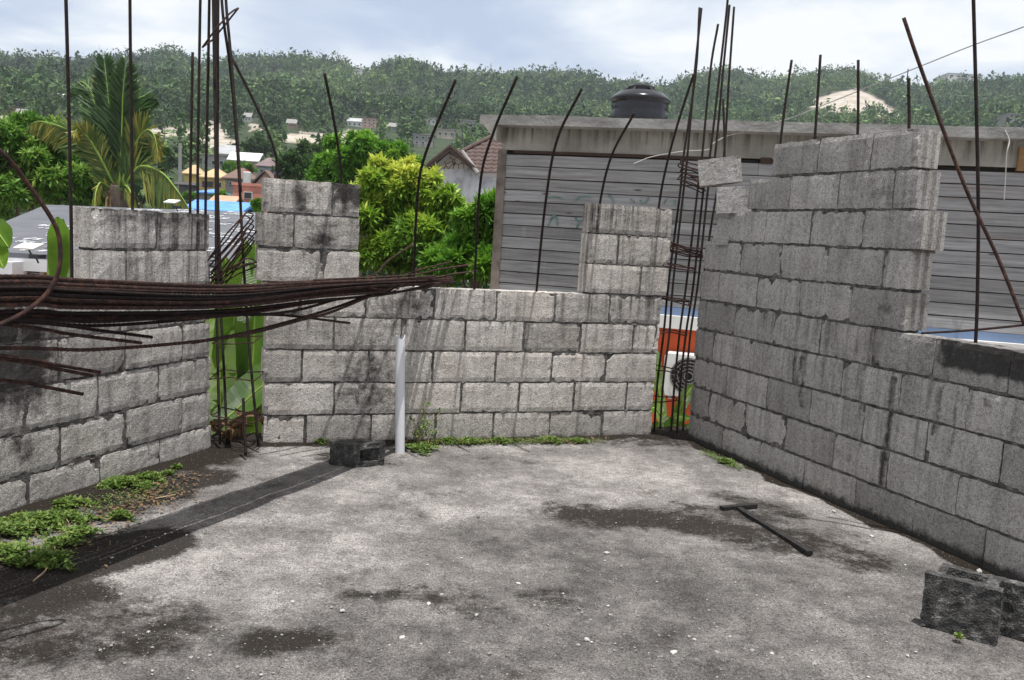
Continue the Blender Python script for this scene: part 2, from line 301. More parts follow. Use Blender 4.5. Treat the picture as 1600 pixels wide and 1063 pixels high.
# ------------------------------------------------------------------ block walls
TH = .15
def block(mb, Wl, s0, s1, z0, z1, sgn, tone, damp, mold, mi=0, notch=(False, False), jit=.004, th=TH):
    """one hollow block face: front grid with chipped edges, body behind; sgn=+1: s grows to the right of the picture"""
    nx = max(4, int(abs(s1-s0)/.028)); ny = 7; V = []; U = []; G = {}
    A = []; D = []; Mo = []
    tilt = random.uniform(-.004, .004); lean = random.uniform(-.003, .003); fr = random.uniform(-.004, .003)
    ch = [random.uniform(.006, .02) if random.random() < .22 else .002 for _ in range(4)]
    for j in range(ny+1):
        for i in range(nx+1):
            a, b = i/nx, j/ny; s = s0+(s1-s0)*a; z = z0+(z1-z0)*b + tilt*(a-.5)
            ed = min(a, 1-a)*abs(s1-s0); eh = min(b, 1-b)*(z1-z0)
            rec = 0.0
            if ed < .008 or eh < .008: rec = -.0025-abs(nz((s*3, z*3, tone*9), 9))*.0045
            cx = math.hypot((0 if a < .5 else 1)-a, 0)*abs(s1-s0); k = (a > .5)+2*(b > .5)
            if cx+eh < ch[k]+.012: rec -= ch[k]
            ss = s+(random.uniform(-jit, jit)*.7 if ed < .008 else 0); zz_ = z+(random.uniform(-jit, jit)*.8 if eh < .008 else 0)
            off = fr+lean*(b-.5)+rec+nz((s, z, tone*7), 16)*.0022
            G[i, j] = len(V); V.append(Wl.pt(ss, off, zz_)); U.append((s+tone*.13, z)); A.append(tone); D.append(damp[0]+(damp[1]-damp[0])*b)
            Mo.append(mold(s, z))
    Fc = [(G[i, j], G[i+1, j], G[i+1, j+1], G[i, j+1]) for i in range(nx) for j in range(ny)]
    B = {}
    ring = [(i, 0) for i in range(nx)]+[(nx, j) for j in range(ny)]+[(i, ny) for i in range(nx, 0, -1)]+[(0, j) for j in range(ny, 0, -1)]
    def back(i, j, dep):
        a, b = i/nx, j/ny; s = s0+(s1-s0)*a; z = z0+(z1-z0)*b
        V.append(Wl.pt(s, -dep, z)); U.append((s+dep, z)); A.append(tone); D.append(damp[0]+(damp[1]-damp[0])*b); Mo.append(mold(s, z)*.6); return len(V)-1
    ins = .017
    prof = [(0., 0), (.028, 0), (.036, ins), (.062, ins), (.070, 0), (.086, 0), (.094, ins), (.118, ins), (.126, 0), (th, 0)]
    cols = []
    for (i, j) in ring:
        row = [G[i, j]]
        for dep, inn in prof[1:]:
            k = back(i, j, dep)
            if inn and ((i == 0 and notch[0]) or (i == nx and notch[1])):
                dv = Wl.u*(inn*(1 if i == 0 else -1)*(1 if s1 > s0 else -1)); V[k] = V[k]+dv
            V[k] = V[k]+np.array([0, 0, nz(V[k], 25)*.002]); row.append(k)
        cols.append(row)
    for q in range(len(ring)):
        r0, r1 = cols[q], cols[(q+1) % len(ring)]
        for k in range(len(prof)-1): Fc.append((r0[k], r0[k+1], r1[k+1], r1[k]))
    Fc.append(tuple(c_[-1] for c_ in cols))
    mb.add(V, Fc, mi, U, tone=A, damp=D, mold=Mo)
def core(mb, Wl, s0, s1, z0, z1, mi=1, front=.0075, th=TH):
    sa, sb = min(s0, s1), max(s0, s1); nx = max(2, int((sb-sa)/.03)); V = []; U = []
    for dep in (front, th-.013):
        for z in (z0, z1):
            for i in range(nx+1):
                s = sa+(sb-sa)*i/nx; V.append(Wl.pt(s, -dep+(nz((s, z, 3), 22)*.009 *.6 if dep == front else 0), z+nz((s, z, 9), 15)*.003)); U.append((s, z))
    n1 = nx+1; Fc = []
    for i in range(nx):
        Fc += [(i, i+1, n1+i+1, n1+i), (2*n1+i+1, 2*n1+i, 3*n1+i, 3*n1+i+1), (n1+i, n1+i+1, 3*n1+i+1, 3*n1+i), (i+1, i, 2*n1+i, 2*n1+i+1)]
    Fc += [(0, n1, 3*n1, 2*n1), (nx, 2*n1+nx, 3*n1+nx, n1+nx)]
    mb.add(V, Fc, mi, U)
def build_wall(name, label, Wl, rows, mat, hj, vj, mold):
    """rows: k, [px of left end, joints..., right end], damp(bottom, top), notch ends"""
    mb = MB()
    for k, px, damp, nt in rows:
        zt = Wl.zb+.2*k; zb_ = zt-.2 if k else -.06
        S = [q[0] if isinstance(q, tuple) else Wl.s_at(q, zt-.1) for q in px]
        for i in range(len(S)-1):
            a, b = S[i], S[i+1]; d = 1 if b > a else -1
            g0 = vj*random.uniform(.7, 1.6)/2 if i else 0; g1 = vj*random.uniform(.7, 1.6)/2 if i < len(S)-2 else 0
            h0 = hj*random.uniform(.75, 1.25)/2; h1 = hj*random.uniform(.75, 1.25)/2
            block(mb, Wl, a+d*g0, b-d*g1, zb_+h0, zt-h1, d, random.random(), (damp[0]*random.uniform(.7, 1.2), damp[1]*random.uniform(.7, 1.2)), mold, 0, (nt[0] and i == 0, nt[1] and i == len(S)-2))
        e0 = .035 if nt[0] else .018; e1 = .035 if nt[1] else .018; d = 1 if S[-1] > S[0] else -1
        core(mb, Wl, S[0]+d*e0, S[-1]-d*e1, zb_-.006, zt-.009)
        for _ in range(int(abs(S[-1]-S[0])*2.2)):           # squeezed-out mortar left on the joints
            q = S[0]+(S[-1]-S[0])*random.random(); r0 = random.uniform(.006, .016); V = []; c0 = Wl.pt(q, -.006, zb_+random.uniform(-.006, .006)); tn = 9
            P = [c0+Wl.u*r0*2*math.cos(2*math.pi*i/tn)*random.uniform(.6, 1.2)+np.array([0, 0, r0*.7*math.sin(2*math.pi*i/tn)*random.uniform(.6, 1.2)]) for i in range(tn)]
            mb.add(P+[c0+Wl.n*random.uniform(.006, .016)], [(i, (i+1) % tn, tn) for i in range(tn)], 1)
    o = mb.build(name, [mat, M_MORT]); return tag(o, label, 'wall')
def ext(a, step, nn): return [(a+step*i,) for i in range(nn, 0, -1)]
T0 = (False, False); N1 = (True, True); NR = (False, True); NL = (True, False)
sLa = WL.s_at(43, .05); sLb = WL.s_at(94, .25)
lft_a = ext(sLa, -.4, 9); lft_b = ext(sLb, -.4, 10)
def mold_L(s, z):
    px = proj(WL.pt(s, 0, z)); a = math.exp(-((px[0]-20)/75)**2-((px[1]-575)/75)**2)*.75 + math.exp(-((px[0]-15)/40)**2-((px[1]-520)/40)**2)*.6 + math.exp(-((px[0]-40)/40)**2-((px[1]-705)/30)**2)*.4
    a += .55*math.exp(-max(0, z-.0)/.035); a += .42*smooth((z-1.15)/.2) if z > 1.12 else 0
    return min(1, a)
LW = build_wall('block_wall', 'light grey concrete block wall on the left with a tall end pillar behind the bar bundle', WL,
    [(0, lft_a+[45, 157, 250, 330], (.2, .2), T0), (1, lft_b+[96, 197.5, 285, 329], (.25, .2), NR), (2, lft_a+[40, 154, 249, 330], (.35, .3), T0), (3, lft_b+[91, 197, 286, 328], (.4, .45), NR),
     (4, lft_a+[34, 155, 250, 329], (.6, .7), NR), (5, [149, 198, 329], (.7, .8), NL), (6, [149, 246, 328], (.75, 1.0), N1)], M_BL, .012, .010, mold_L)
def mold_shade_M(s, z):
    px = proj(WM.pt(s, 0, z)); x, y = px
    a = .30*math.exp(-((x-575)/70)**2-((y-620)/75)**2)+.36*math.exp(-((x-640)/60)**2-((y-475)/35)**2)+.22*math.exp(-((x-580)/55)**2-((y-545)/80)**2)  # stain plus the bar bundle's cast shadow, painted into the block colour
    a += .55*math.exp(-max(0, z)/.03)+.5*math.exp(-((x-505)/28)**2-((y-375)/22)**2)+.42*math.exp(-((x-545)/30)**2-((y-300)/30)**2)+.35*math.exp(-((x-470)/12)**2-((y-310)/25)**2)
    if z > 1.3: a += .18
    return min(1, a)
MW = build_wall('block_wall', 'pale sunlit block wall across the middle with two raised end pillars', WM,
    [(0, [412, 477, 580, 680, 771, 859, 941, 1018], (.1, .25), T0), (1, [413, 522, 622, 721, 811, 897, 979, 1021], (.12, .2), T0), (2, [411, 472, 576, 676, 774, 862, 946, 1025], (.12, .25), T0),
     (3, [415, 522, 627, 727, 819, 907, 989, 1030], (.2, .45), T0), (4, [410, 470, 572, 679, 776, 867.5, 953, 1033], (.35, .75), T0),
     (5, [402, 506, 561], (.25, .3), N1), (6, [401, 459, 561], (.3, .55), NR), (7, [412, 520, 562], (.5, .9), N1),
     (5, [918, 1001, 1043], (.45, .55), NL), (6, [922, 966, 1047], (.5, .75), N1), (7, [926, 1050], (.8, 1.0), N1)], M_BM, .012, .013, mold_shade_M)
def mold_R(s, z):
    x, y = proj(WR.pt(s, 0, z)); a = .72*math.exp(-max(0, z)/.055)
    a += .55*smooth((x-1430)/60)*(1 if .83 < z < .99 else 0)*(1 if z > .86 else .5) + .3*math.exp(-((x-1370)/50)**2-((y-300)/40)**2)+.3*math.exp(-((x-1385)/30)**2-((y-480)/25)**2)+.25*math.exp(-((x-1325)/45)**2-((y-710)/25)**2)
    for xd, yd0, yd1, wd, st_ in ((1398-(y-590)*.13, 585, 765, 7, .5), (1252, 556, 640, 6, .42), (1240, 560, 600, 5, .4), (1470-(y-600)*.15, 600, 680, 8, .42), (1500-(y-600)*.16, 605, 720, 5, .4), (1345, 610, 700, 4, .35), (1543, 620, 640, 9, .4)):
        if yd0 < y < yd1: a += st_*math.exp(-((x-xd)/wd)**2)
    return min(1, a)
rr0 = WR.s_at(1577, .9); rgt_ = lambda px, z, nn=6: [(WR.s_at(px, z)+.4*(i+1),) for i in range(nn)]
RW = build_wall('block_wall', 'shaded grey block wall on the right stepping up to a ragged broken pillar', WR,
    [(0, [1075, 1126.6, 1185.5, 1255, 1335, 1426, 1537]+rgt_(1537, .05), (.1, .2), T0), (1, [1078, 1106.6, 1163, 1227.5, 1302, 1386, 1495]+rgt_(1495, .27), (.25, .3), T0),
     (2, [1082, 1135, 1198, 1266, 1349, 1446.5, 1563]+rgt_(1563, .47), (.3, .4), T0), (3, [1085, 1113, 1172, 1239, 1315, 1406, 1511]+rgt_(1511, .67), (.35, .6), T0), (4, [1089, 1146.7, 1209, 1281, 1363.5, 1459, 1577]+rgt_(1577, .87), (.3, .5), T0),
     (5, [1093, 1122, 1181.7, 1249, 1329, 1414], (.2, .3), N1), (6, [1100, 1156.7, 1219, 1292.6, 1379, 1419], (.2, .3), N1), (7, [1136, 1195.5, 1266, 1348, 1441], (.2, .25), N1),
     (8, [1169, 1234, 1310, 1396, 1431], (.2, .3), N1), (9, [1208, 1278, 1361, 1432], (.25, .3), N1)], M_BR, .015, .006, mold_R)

# ------------------------------------------------------------------ steel bars
RB = .008
def bar_obj(name, pts3, r=RB, mat=None, parent=None, smooth_n=6, seg=8):
    mb = MB(); tube(mb, catmull(pts3, smooth_n), r, seg); return mb.build(name, mat or M_RUST2, parent, smooth=True)
def depthline(px, Y0, Y1):                      # points seen at px, depth running from Y0 (first) to Y1 (last) by picture length
    L = [0.]
    for a, b in zip(px, px[1:]): L.append(L[-1]+math.hypot(b[0]-a[0], b[1]-a[1]))
    return [atY(p[0], p[1], Y0+(Y1-Y0)*(l/L[-1])**1.15) for p, l in zip(px, L)]
def starter(wall_obj, Wl, px, lean=0.0, r=RB, sink=.25, off=.075):
    """px from the foot (on the wall top) to the tip; lean = metres the tip hangs nearer to the viewer"""
    P0 = Wl.hit(px[0][0], px[0][1], off); Y0 = P0[1]
    P = depthline(px, Y0, Y0-lean); P = [P[0]-np.array([0, 0, sink])]+P
    return bar_obj('starter_bar', P, r, M_RUST2, wall_obj)
starter(LW, WL, [(113, 510), (111, 330), (107, 150), (103, 0), (99, -110)], .1, off=.1)
starter(LW, WL, [(207, 328), (206, 250), (204, 100), (203, 0), (202, -90)], .05)
starter(LW, WL, [(297, 336), (297, 300), (299, 200), (301, 82)], 0)
starter(LW, WL, [(309, 336), (309, 260), (311, 120), (313, 0), (315, -90)], 0)
starter(LW, WL, [(321, 337), (322, 260), (325, 120), (327, 0), (328, -80)], 0)
starter(MW, WM, [(434, 278), (428, 232), (400, 165), (363, 92)], .15)
starter(MW, WM, [(533, 285), (531, 250), (521, 185), (507, 115)], .35)
starter(MW, WM, [(646, 448), (652, 310), (665, 240), (712, 125)], .75)
starter(MW, WM, [(741, 455), (750, 290), (770, 210), (808, 120)], .7)
starter(MW, WM, [(838, 458), (852, 320), (870, 220), (909, 139)], .75)
starter(MW, WM, [(937, 320), (955, 245), (991, 177)], .5)
starter(MW, WM, [(1029, 326), (1040, 265), (1060, 190), (1084, 116)], .35)
starter(RW, WR, [(1219, 226), (1226, 170), (1237, 94)], 0)
starter(RW, WR, [(1273, 217), (1277, 160), (1282, 86)], 0)
starter(RW, WR, [(1340, 211), (1341, 94)], 0)
wb = starter(RW, WR, [(1420, 203), (1420, 150), (1419.5, 122)], 0)
starter(RW, WR, [(1524, 540), (1528, 420), (1528, 280), (1521, 0), (1518, -90)], .05)
# thin tie wire twisted round the bar at the pillar's front corner
mb = MB(); P0 = WR.hit(1420, 203, .075); Yw = P0[1]
tube(mb, catmull([atY(1419, 108, Yw), atY(1417.5, 125, Yw), atY(1421, 140, Yw-.01), atY(1417, 150, Yw-.01), atY(1423, 152, Yw+.01), atY(1416, 163, Yw-.01)]), .0025, 5); mb.build('tie_wire', M_RUST2, RW)

# left column cage
def cage(name, label, bars, ties, foot):
    root = thing(name, label, 'rebar cage', foot, 'rebar column cages')
    for px, y0, y1 in bars: put(bar_obj('vertical_bar', depthline(px, y0, y1)), root)
    for pts, r in ties: 
        mb = MB(); tube(mb, pts, r, 6, closed=True); put(mb.build('stirrup', M_RUST, None, True), root)
    return root
def loop3(pl, pr, wback, tilt=0.0, jit=.006):   # flat rectangular stirrup: near-left and near-right corner points, depth vector
    pl, pr = np.array(pl), np.array(pr); b = np.array(wback); u = (pr-pl)
    q = [pl, pl+u*.5, pr, pr+b*.5, pr+b, pl+u*.5+b, pl+b, pl+b*.5]
    return [p+rng.normal(0, jit, 3) for p in q]
yl = 4.86
lb = [([(332, -90), (333, 0), (337, 250), (338, 440), (341, 600), (344, 694)], yl, yl), ([(345, -90), (341, 0), (340, 250), (343, 440), (350, 580), (355, 694)], yl+.08, yl+.08),
      ([(338, -90), (337, 0), (338.5, 180), (341, 330), (345, 440)], yl+.03, yl+.03),
      ([(343, -80), (348, 20), (360, 110), (372, 250), (381, 420), (391, 560), (404, 698)], yl, yl+.02), ([(352, -90), (353, 0), (361, 90), (371, 220), (376, 300)], yl-.02, yl-.01), ([(380, 622), (382, 665), (384, 712)], 4.75, 4.72)]
lt = []
for i in range(7):                               # a bunch of stirrups pushed together, tilted
    y0 = 392+i*8.5; x0 = 328+i*.6; lt.append((loop3(atY(x0, y0+8, yl-.03), atY(384+rng.normal(0, 2), y0-62, yl-.03), (.0, .16, -.02)), .0045))
lt += [(loop3(atY(329, 434+q, yl-.03), atY(386, 404+q, yl-.03), (0, .16, -.02)), .0045) for q in (0, 5)]
for ya, yb in ((537, 535), (590, 594), (652, 662)): lt.append((loop3(atY(331, ya, yl-.03), atY(397, yb, yl-.03), (.01, .15, .02)), .004))
lt.append((loop3(atY(316, 74, yl-.05), atY(357, 22, yl-.05), (.02, .10, .06), jit=.003), .005))
cage('rebar_cage', 'tall rusty rebar column cage in the narrow left gap with tilted bunched stirrups', lb, lt, atY(370, 700, yl))
yr = 6.12
rb = [([(1095, -90), (1093, 12), (1087, 115), (1068, 245), (1064, 290), (1045, 440), (1037, 520), (1027, 600), (1022, 675)], yr-.05, yr-.05), ([(1096, 13), (1085, 118), (1074, 245), (1069, 290), (1052, 440), (1046, 520), (1036, 600), (1031, 678)], yr+.05, yr+.05),
      ([(1122, 38), (1110, 110), (1097, 245), (1091, 290), (1073, 440), (1062, 520), (1054, 600), (1048, 684)], yr, yr), ([(1138, -40), (1137, 0), (1125, 110), (1109, 245), (1100, 290), (1084, 440), (1072, 520), (1063, 600), (1057, 686)], yr-.06, yr-.06),
      ([(1140, 8), (1130, 110), (1117, 245), (1107, 290), (1091, 440), (1079, 520), (1072, 600), (1066, 690)], yr+.04, yr+.04), ([(1147, 11), (1140, 110), (1131, 245), (1120, 300), (1104, 400), (1094, 480)], yr+.1, yr+.1), ([(1130, 155), (1132, 250), (1124, 300)], yr+.02, yr+.02)]
rb[0][0].pop(0)
rt = []
for i in range(6): rt.append((loop3(atY(1063+rng.normal(0, 1.5), 252+i*6, yr-.1), atY(1102, 262+i*7, yr-.1), (.03, .2, 0)), .0048))
for i in range(5): rt.append((loop3(atY(1048+rng.normal(0, 1.5), 379+i*3.5, yr-.1), atY(1098, 392+i*3, yr-.1), (.03, .2, 0)), .0048))
for i, (a, b) in enumerate(((413, 419), (419, 425), (464, 473), (469, 476), (519, 526), (576, 583), (628, 628))):
    xa = 1063-(a-250)*.118; rt.append((loop3(atY(xa-3, a, yr-.1), atY(xa+44-(a-400)*.03, b, yr-.1), (.03, .2, 0)), .0045))
cage('rebar_cage', 'rusty rebar column cage in the right corner gap with bunched stirrups', rb, rt, atY(1050, 686, yr))

# the bundle lying across the corner from the left wall to the middle wall
def vplane(px, A, B):                           # points seen at px lying on the vertical plane through plan points A and B
    d = np.array(B)-np.array(A); nn = np.array([d[1], -d[0], 0]); k = nn[:2] @ np.array(A); out = []
    for p in px:
        r_ = ray(*p); out.append(CAM+r_*((k-nn @ CAM)/(nn @ r_)))
    return out
PR, PLn = np.array([-.46, 5.46]), np.array([-1.65, 2.77])
dirb = (PLn-PR)/np.linalg.norm(PLn-PR); perp = np.array([-dirb[1], dirb[0]])
BG = 'rusty bars of the bundle across the corner'
def bundle_bar(px, off, tail=2.6, r=.0068, label=None, sk=0.0):
    A = PR+perp*(off*.6+sk); B = PLn+perp*off; P = vplane(px, A, B)
    if tail:
        d = P[0]-P[1]; d[2] *= (.12 if label is None else .8); d /= np.linalg.norm(d); P = [P[0]+d*tail, P[0]+d*tail*.5]+P
    C_ = np.array(catmull(P, 5)); S_ = np.concatenate([[0], np.cumsum(np.linalg.norm(np.diff(C_, axis=0), axis=1))]); nr = int(S_[-1]/.0105); tq = np.linspace(0, S_[-1], nr)
    C_ = np.stack([np.interp(tq, S_, C_[:, k]) for k in range(3)], -1); rr_ = np.where(np.arange(nr) % 2, r*1.1, r*.93); mb = MB(); tube(mb, C_, list(rr_), 6); o = mb.build('reinforcing_bar', M_RUST if random.random() < .8 else M_RUST2, None, True)
    return tag(o, label or 'long rusty ribbed steel bar packed in the bundle across the left corner', 'steel bar', BG)
lay = []
for li, (o_, dy) in enumerate(((.125, 0), (.075, 4.5), (.025, 1.5), (-.025, 3), (-.075, 6.5), (-.125, 5))):
    ys_l = np.arange(431+dy, 478, 9.2); of_l = rng.permutation(len(ys_l))/len(ys_l)*.046-.023
    lay += [(o_+f_, y_+rng.normal(0, .9)) for f_, y_ in zip(of_l, ys_l)]
lay += [(.10, 487), (.02, 492), (-.06, 490), (.07, 497.5), (-.1, 499)]
for off, yL in lay:
    q = (yL-428)/72; off += rng.normal(0, .003); j = rng.normal(0, 2.0, 3); e = rng.uniform(575, 712); yE = 434+14*q+rng.normal(0, 2.5)
    y350 = 447+49*q+j[0]; y575 = 437.5+25*q+j[1]
    pts = [(0, yL), (120, yL+(438+66*q-yL)*.6+j[2]*.3), (350, y350), (500, (y350*.33+y575*.67)), (600, y575-.5)]
    pts.append((e, yE if e > 660 else (y575*.6+yE*.4)))
    bundle_bar(pts, off, r=rng.uniform(.0062, .0076))
sp = [([(0, 544), (158, 546), (360, 527), (471, 500), (520, 487), (585, 460)], .10, 2.4, 'lowest long bar sweeping under the bundle from the left edge up to the middle wall'),
      ([(300, 536), (380, 521), (450, 503), (520, 482), (575, 462)], .02, 0, 'thin bar crossing under the bundle beside the lowest long bar'),
      ([(0, 506), (113, 523), (221, 536)], .05, 2.4, 'lower of two close bar ends hanging below the bundle before the left pillar'),
      ([(45, 503), (158, 517), (237, 527)], -.02, 2.2, 'upper of two close bar ends hanging below the bundle before the left pillar'),
      ([(0, 556), (80, 569), (156, 582)], .02, 2.4, 'upper of two parallel bar ends low on the left wall'), ([(0, 561), (80, 575), (144, 587)], .06, 2.4, 'lower of two parallel bar ends low on the left wall'),
      ([(0, 594), (60, 603), (129, 616)], .03, 2.4, 'lowest single bar end sticking out low on the left wall'),
      ([(0, 497), (158, 503), (327, 491), (406, 492), (468, 484), (525, 468)], 0.08, 2.4, 'bar sagging just under the main bundle'), ([(0, 502), (158, 509), (327, 496), (420, 484), (500, 470)], -.05, 2.4, 'dark bar sagging below the main bundle near the left gap'),
      ([(250, 491), (350, 493), (434, 492), (546, 505)], .0, 0, 'short bar dipping to its end on the middle wall left of the pipe')]
for px, off, tl, lab in sp: bundle_bar(px, off, tl, label=lab)
for a, b, lab in (((569, 434), (646, 381), 'thin bar rising steeply out of the bundle end'), ((603, 437), (703, 410), 'bar poking up out of the bundle end toward the yellow tree'), ((640, 430), (732, 414), 'middle bar poking out past the bundle end'), ((672, 434), (746, 424), 'farthest bar poking out past the bundle end')):
    P = [atY(a[0]-150, a[1]+8, 4.7), atY(*a, 5.2), atY((a[0]+b[0])/2, (a[1]+b[1])/2-1, 5.4), atY(*b, 5.62)]
    tag(bar_obj('reinforcing_bar', P, .0055, M_RUST), lab, 'steel bar', BG)
P = [atY(-90, 180, 2.3), atY(0, 236, 2.4), atY(45, 290, 2.46), atY(84, 348, 2.5), atY(94, 385, 2.51), atY(91, 425, 2.5), atY(74, 458, 2.48), atY(40, 487, 2.44), atY(0, 507, 2.4), atY(-80, 540, 2.3)]
tag(bar_obj('bent_bar', P, .0066, M_RUST), 'thick rusty bar bent into a hook in front of the bundle at left edge', 'steel bar')
P = [atY(1412, 28, 3.95), atY(1440, 110, 3.95), atY(1505, 285, 3.93), atY(1560, 405, 3.9), atY(1601, 508, 3.86)]
tag(bar_obj('leaning_bar', P, .0085, M_RUST), 'ribbed rusty bar leaning diagonally above the right wall', 'steel bar')
P = [WR.hit(1440, 521, .06), atY(1520, 516, 4.0), atY(1601, 508, 3.87)]
tag(bar_obj('tie_bar', P, .0055, M_RUST), 'thin rusty bar lying nearly level above the low right wall', 'steel bar')

# ------------------------------------------------------------------ loose blocks, pipe, timber
def cell_block(L, W_, H_, xs_, ys_, fill, frame, res=.02, rough=.004, seed=0):
    """hollow block: plan grid (xs_, ys_) with filled cells, extruded to H_, edges roughened"""
    o, A, B, Cc = [np.asarray(q, float) for q in frame]; mb = MB(); 
    def sub(arr):
        out = []
        for a, b in zip(arr, arr[1:]):
            k = max(1, int(round((b-a)/res))); out += [a+(b-a)*i/k for i in range(k)]
        return out+[arr[-1]]
    X_, Y_, Z_ = sub(xs_), sub(ys_), sub([0, H_])
    def inside(x, y):
        for i in range(len(xs_)-1):
            for j in range(len(ys_)-1):
                if xs_[i] < x < xs_[i+1] and ys_[j] < y < ys_[j+1]: return fill[j][i]
        return False
    occ = [[bool(inside((X_[i]+X_[i+1])/2, (Y_[j]+Y_[j+1])/2)) for i in range(len(X_)-1)] for j in range(len(Y_)-1)]
    idm = {}; V = []; Fs = []
    def vid(i, j, k):
        if (i, j, k) not in idm:
            idm[i, j, k] = len(V); p = np.array([X_[i], Y_[j], Z_[k]])
            nn = np.array([mnoise.noise(Vector((p[0]*s_+seed, p[1]*s_+q, p[2]*s_))) for s_, q in ((38, 1), (38, 7), (38, 13))]); p = p+nn*rough
            V.append(o+A*p[0]+B*p[1]+Cc*p[2])
        return idm[i, j, k]
    nx, ny, nk = len(X_)-1, len(Y_)-1, len(Z_)-1
    oc = lambda i, j: 0 <= i < nx and 0 <= j < ny and occ[j][i]
    for j in range(ny):
        for i in range(nx):
            if not occ[j][i]: continue
            Fs += [(vid(i, j, 0), vid(i, j+1, 0), vid(i+1, j+1, 0), vid(i+1, j, 0)), (vid(i, j, nk), vid(i+1, j, nk), vid(i+1, j+1, nk), vid(i, j+1, nk))]
            for k in range(nk):
                if not oc(i-1, j): Fs.append((vid(i, j, k), vid(i, j, k+1), vid(i, j+1, k+1), vid(i, j+1, k)))
                if not oc(i+1, j): Fs.append((vid(i+1, j, k), vid(i+1, j+1, k), vid(i+1, j+1, k+1), vid(i+1, j, k+1)))
                if not oc(i, j-1): Fs.append((vid(i, j, k), vid(i+1, j, k), vid(i+1, j, k+1), vid(i, j, k+1)))
                if not oc(i, j+1): Fs.append((vid(i, j+1, k), vid(i, j+1, k+1), vid(i+1, j+1, k+1), vid(i+1, j+1, k)))
    mb.add(V, Fs, 0, None, tone=.5, damp=.2, mold=0.); return mb
zv = np.array([0, 0, 1.])
a = atZ(1437, 978); b = atZ(1556, 1013); A = (b-a)[:2]; LB = float(np.linalg.norm(b-a)); print('LB', LB); A = np.array([*(A/np.linalg.norm(A)), 0]); B = np.cross(zv, A)
mbk = cell_block(LB, .19, .2, [0, .03, .06, .19, .23, LB, LB+.07], [0, .042, .125, .165], [[1, 1, 1, 1, 1, 0], [0, 1, 0, 1, 0, 0], [0, 1, 1, 1, 1, 1]], (a+zv*.002, A, B, zv+A*(-.02)+B*(.04)), .018, .006)
tag(mbk.build('concrete_block', M_DARK), 'blackened hollow concrete block standing on the floor beside the right wall', 'concrete block')
a = atZ(522, 728); b = atZ(577, 736); A = np.array([*((b-a)[:2]/np.linalg.norm((b-a)[:2])), 0]); B = np.cross(zv, A)
D = B*.8+A*.6; mbk = cell_block(.19, .16, .185, [0, .035, .155, .19], [0, .028, .10, .13], [[1, 1, 1], [1, 0, 1], [1, 1, 1]], (a+zv*.003-A*.03, D, zv, A*.82), .018, .006, 5)
tag(mbk.build('concrete_block', M_DARK), 'black broken hollow block lying on its side at the foot of the white pipe', 'concrete block')
# two tilted blocks balanced on the broken end of the right wall
def frame_px(pc, Yc, ang, tilt):
    c_ = atY(*pc, Yc); A_ = np.array([math.cos(ang), math.sin(ang), 0]); B_ = np.cross(zv, A_)
    A2 = A_*math.cos(tilt)+zv*math.sin(tilt); C2 = -A_*math.sin(tilt)+zv*math.cos(tilt); return c_, A2, B_, C2
for (pc, Yc, ang, tilt, L_, H_, lab) in (((1093, 291), 5.72, math.radians(-14), .16, .27, .165, 'loose tilted block balanced at the top of the broken right wall end'), ((1119, 334), 5.68, math.radians(-20), .07, .205, .17, 'smaller loose block wedged under the tilted one on the broken wall end')):
    c_, A_, B_, C_ = frame_px(pc, Yc, ang, tilt)
    mbk = cell_block(L_, .15, H_, [0, .03, L_-.03, L_], [0, .03, .12, .15], [[1, 1, 1], [1, 1, 1], [1, 1, 1]], (c_, A_, B_, C_), .018, .0028, L_*100)
    tag(mbk.build('concrete_block', M_BR), lab, 'concrete block')
c_, A_, B_, C_ = frame_px((1111, 382), 5.78, math.radians(-45), 0)
mbk = cell_block(.12, .1, .17, [0, .06, .12], [0, .05, .10], [[1, 1], [1, 1]], (c_, A_, B_, C_+A_*.25), .02, .004, 31); tag(mbk.build('broken_block_piece', M_BR), 'broken block shard leaning at the gap end of the right wall', 'block piece')
# white pipe
M_PVC = plain('white_plastic_pipe', (.72, .73, .76), .45, .06, 4)
base = atZ(625, 708); tq_ = atY(625, 530, base[1]); top = np.array([tq_[0], base[1]+.004, .70]); mb = MB(); seg = 28; V = []; rO, rI = .0285, .0255
for ri in (rO, rI):
    for z in (0, 1):
        for k in range(seg):
            an = 2*math.pi*k/seg; P = (base-zv*.02) if z == 0 else top+zv*(.012*math.sin(an*2+.6) - (.02 if 3 <= k <= 4 else 0)); V.append(P+np.array([math.cos(an)*ri, math.sin(an)*ri, 0]))
Fs = []
for k in range(seg):
    j = (k+1) % seg; Fs += [(k, j, seg+j, seg+k), (2*seg+j, 2*seg+k, 3*seg+k, 3*seg+j), (seg+k, seg+j, 3*seg+j, 3*seg+k)]
mb.add(V, Fs); tag(mb.build('plastic_pipe', M_PVC, None, False), 'white plastic pipe standing upright in the floor by the middle wall', 'pipe')
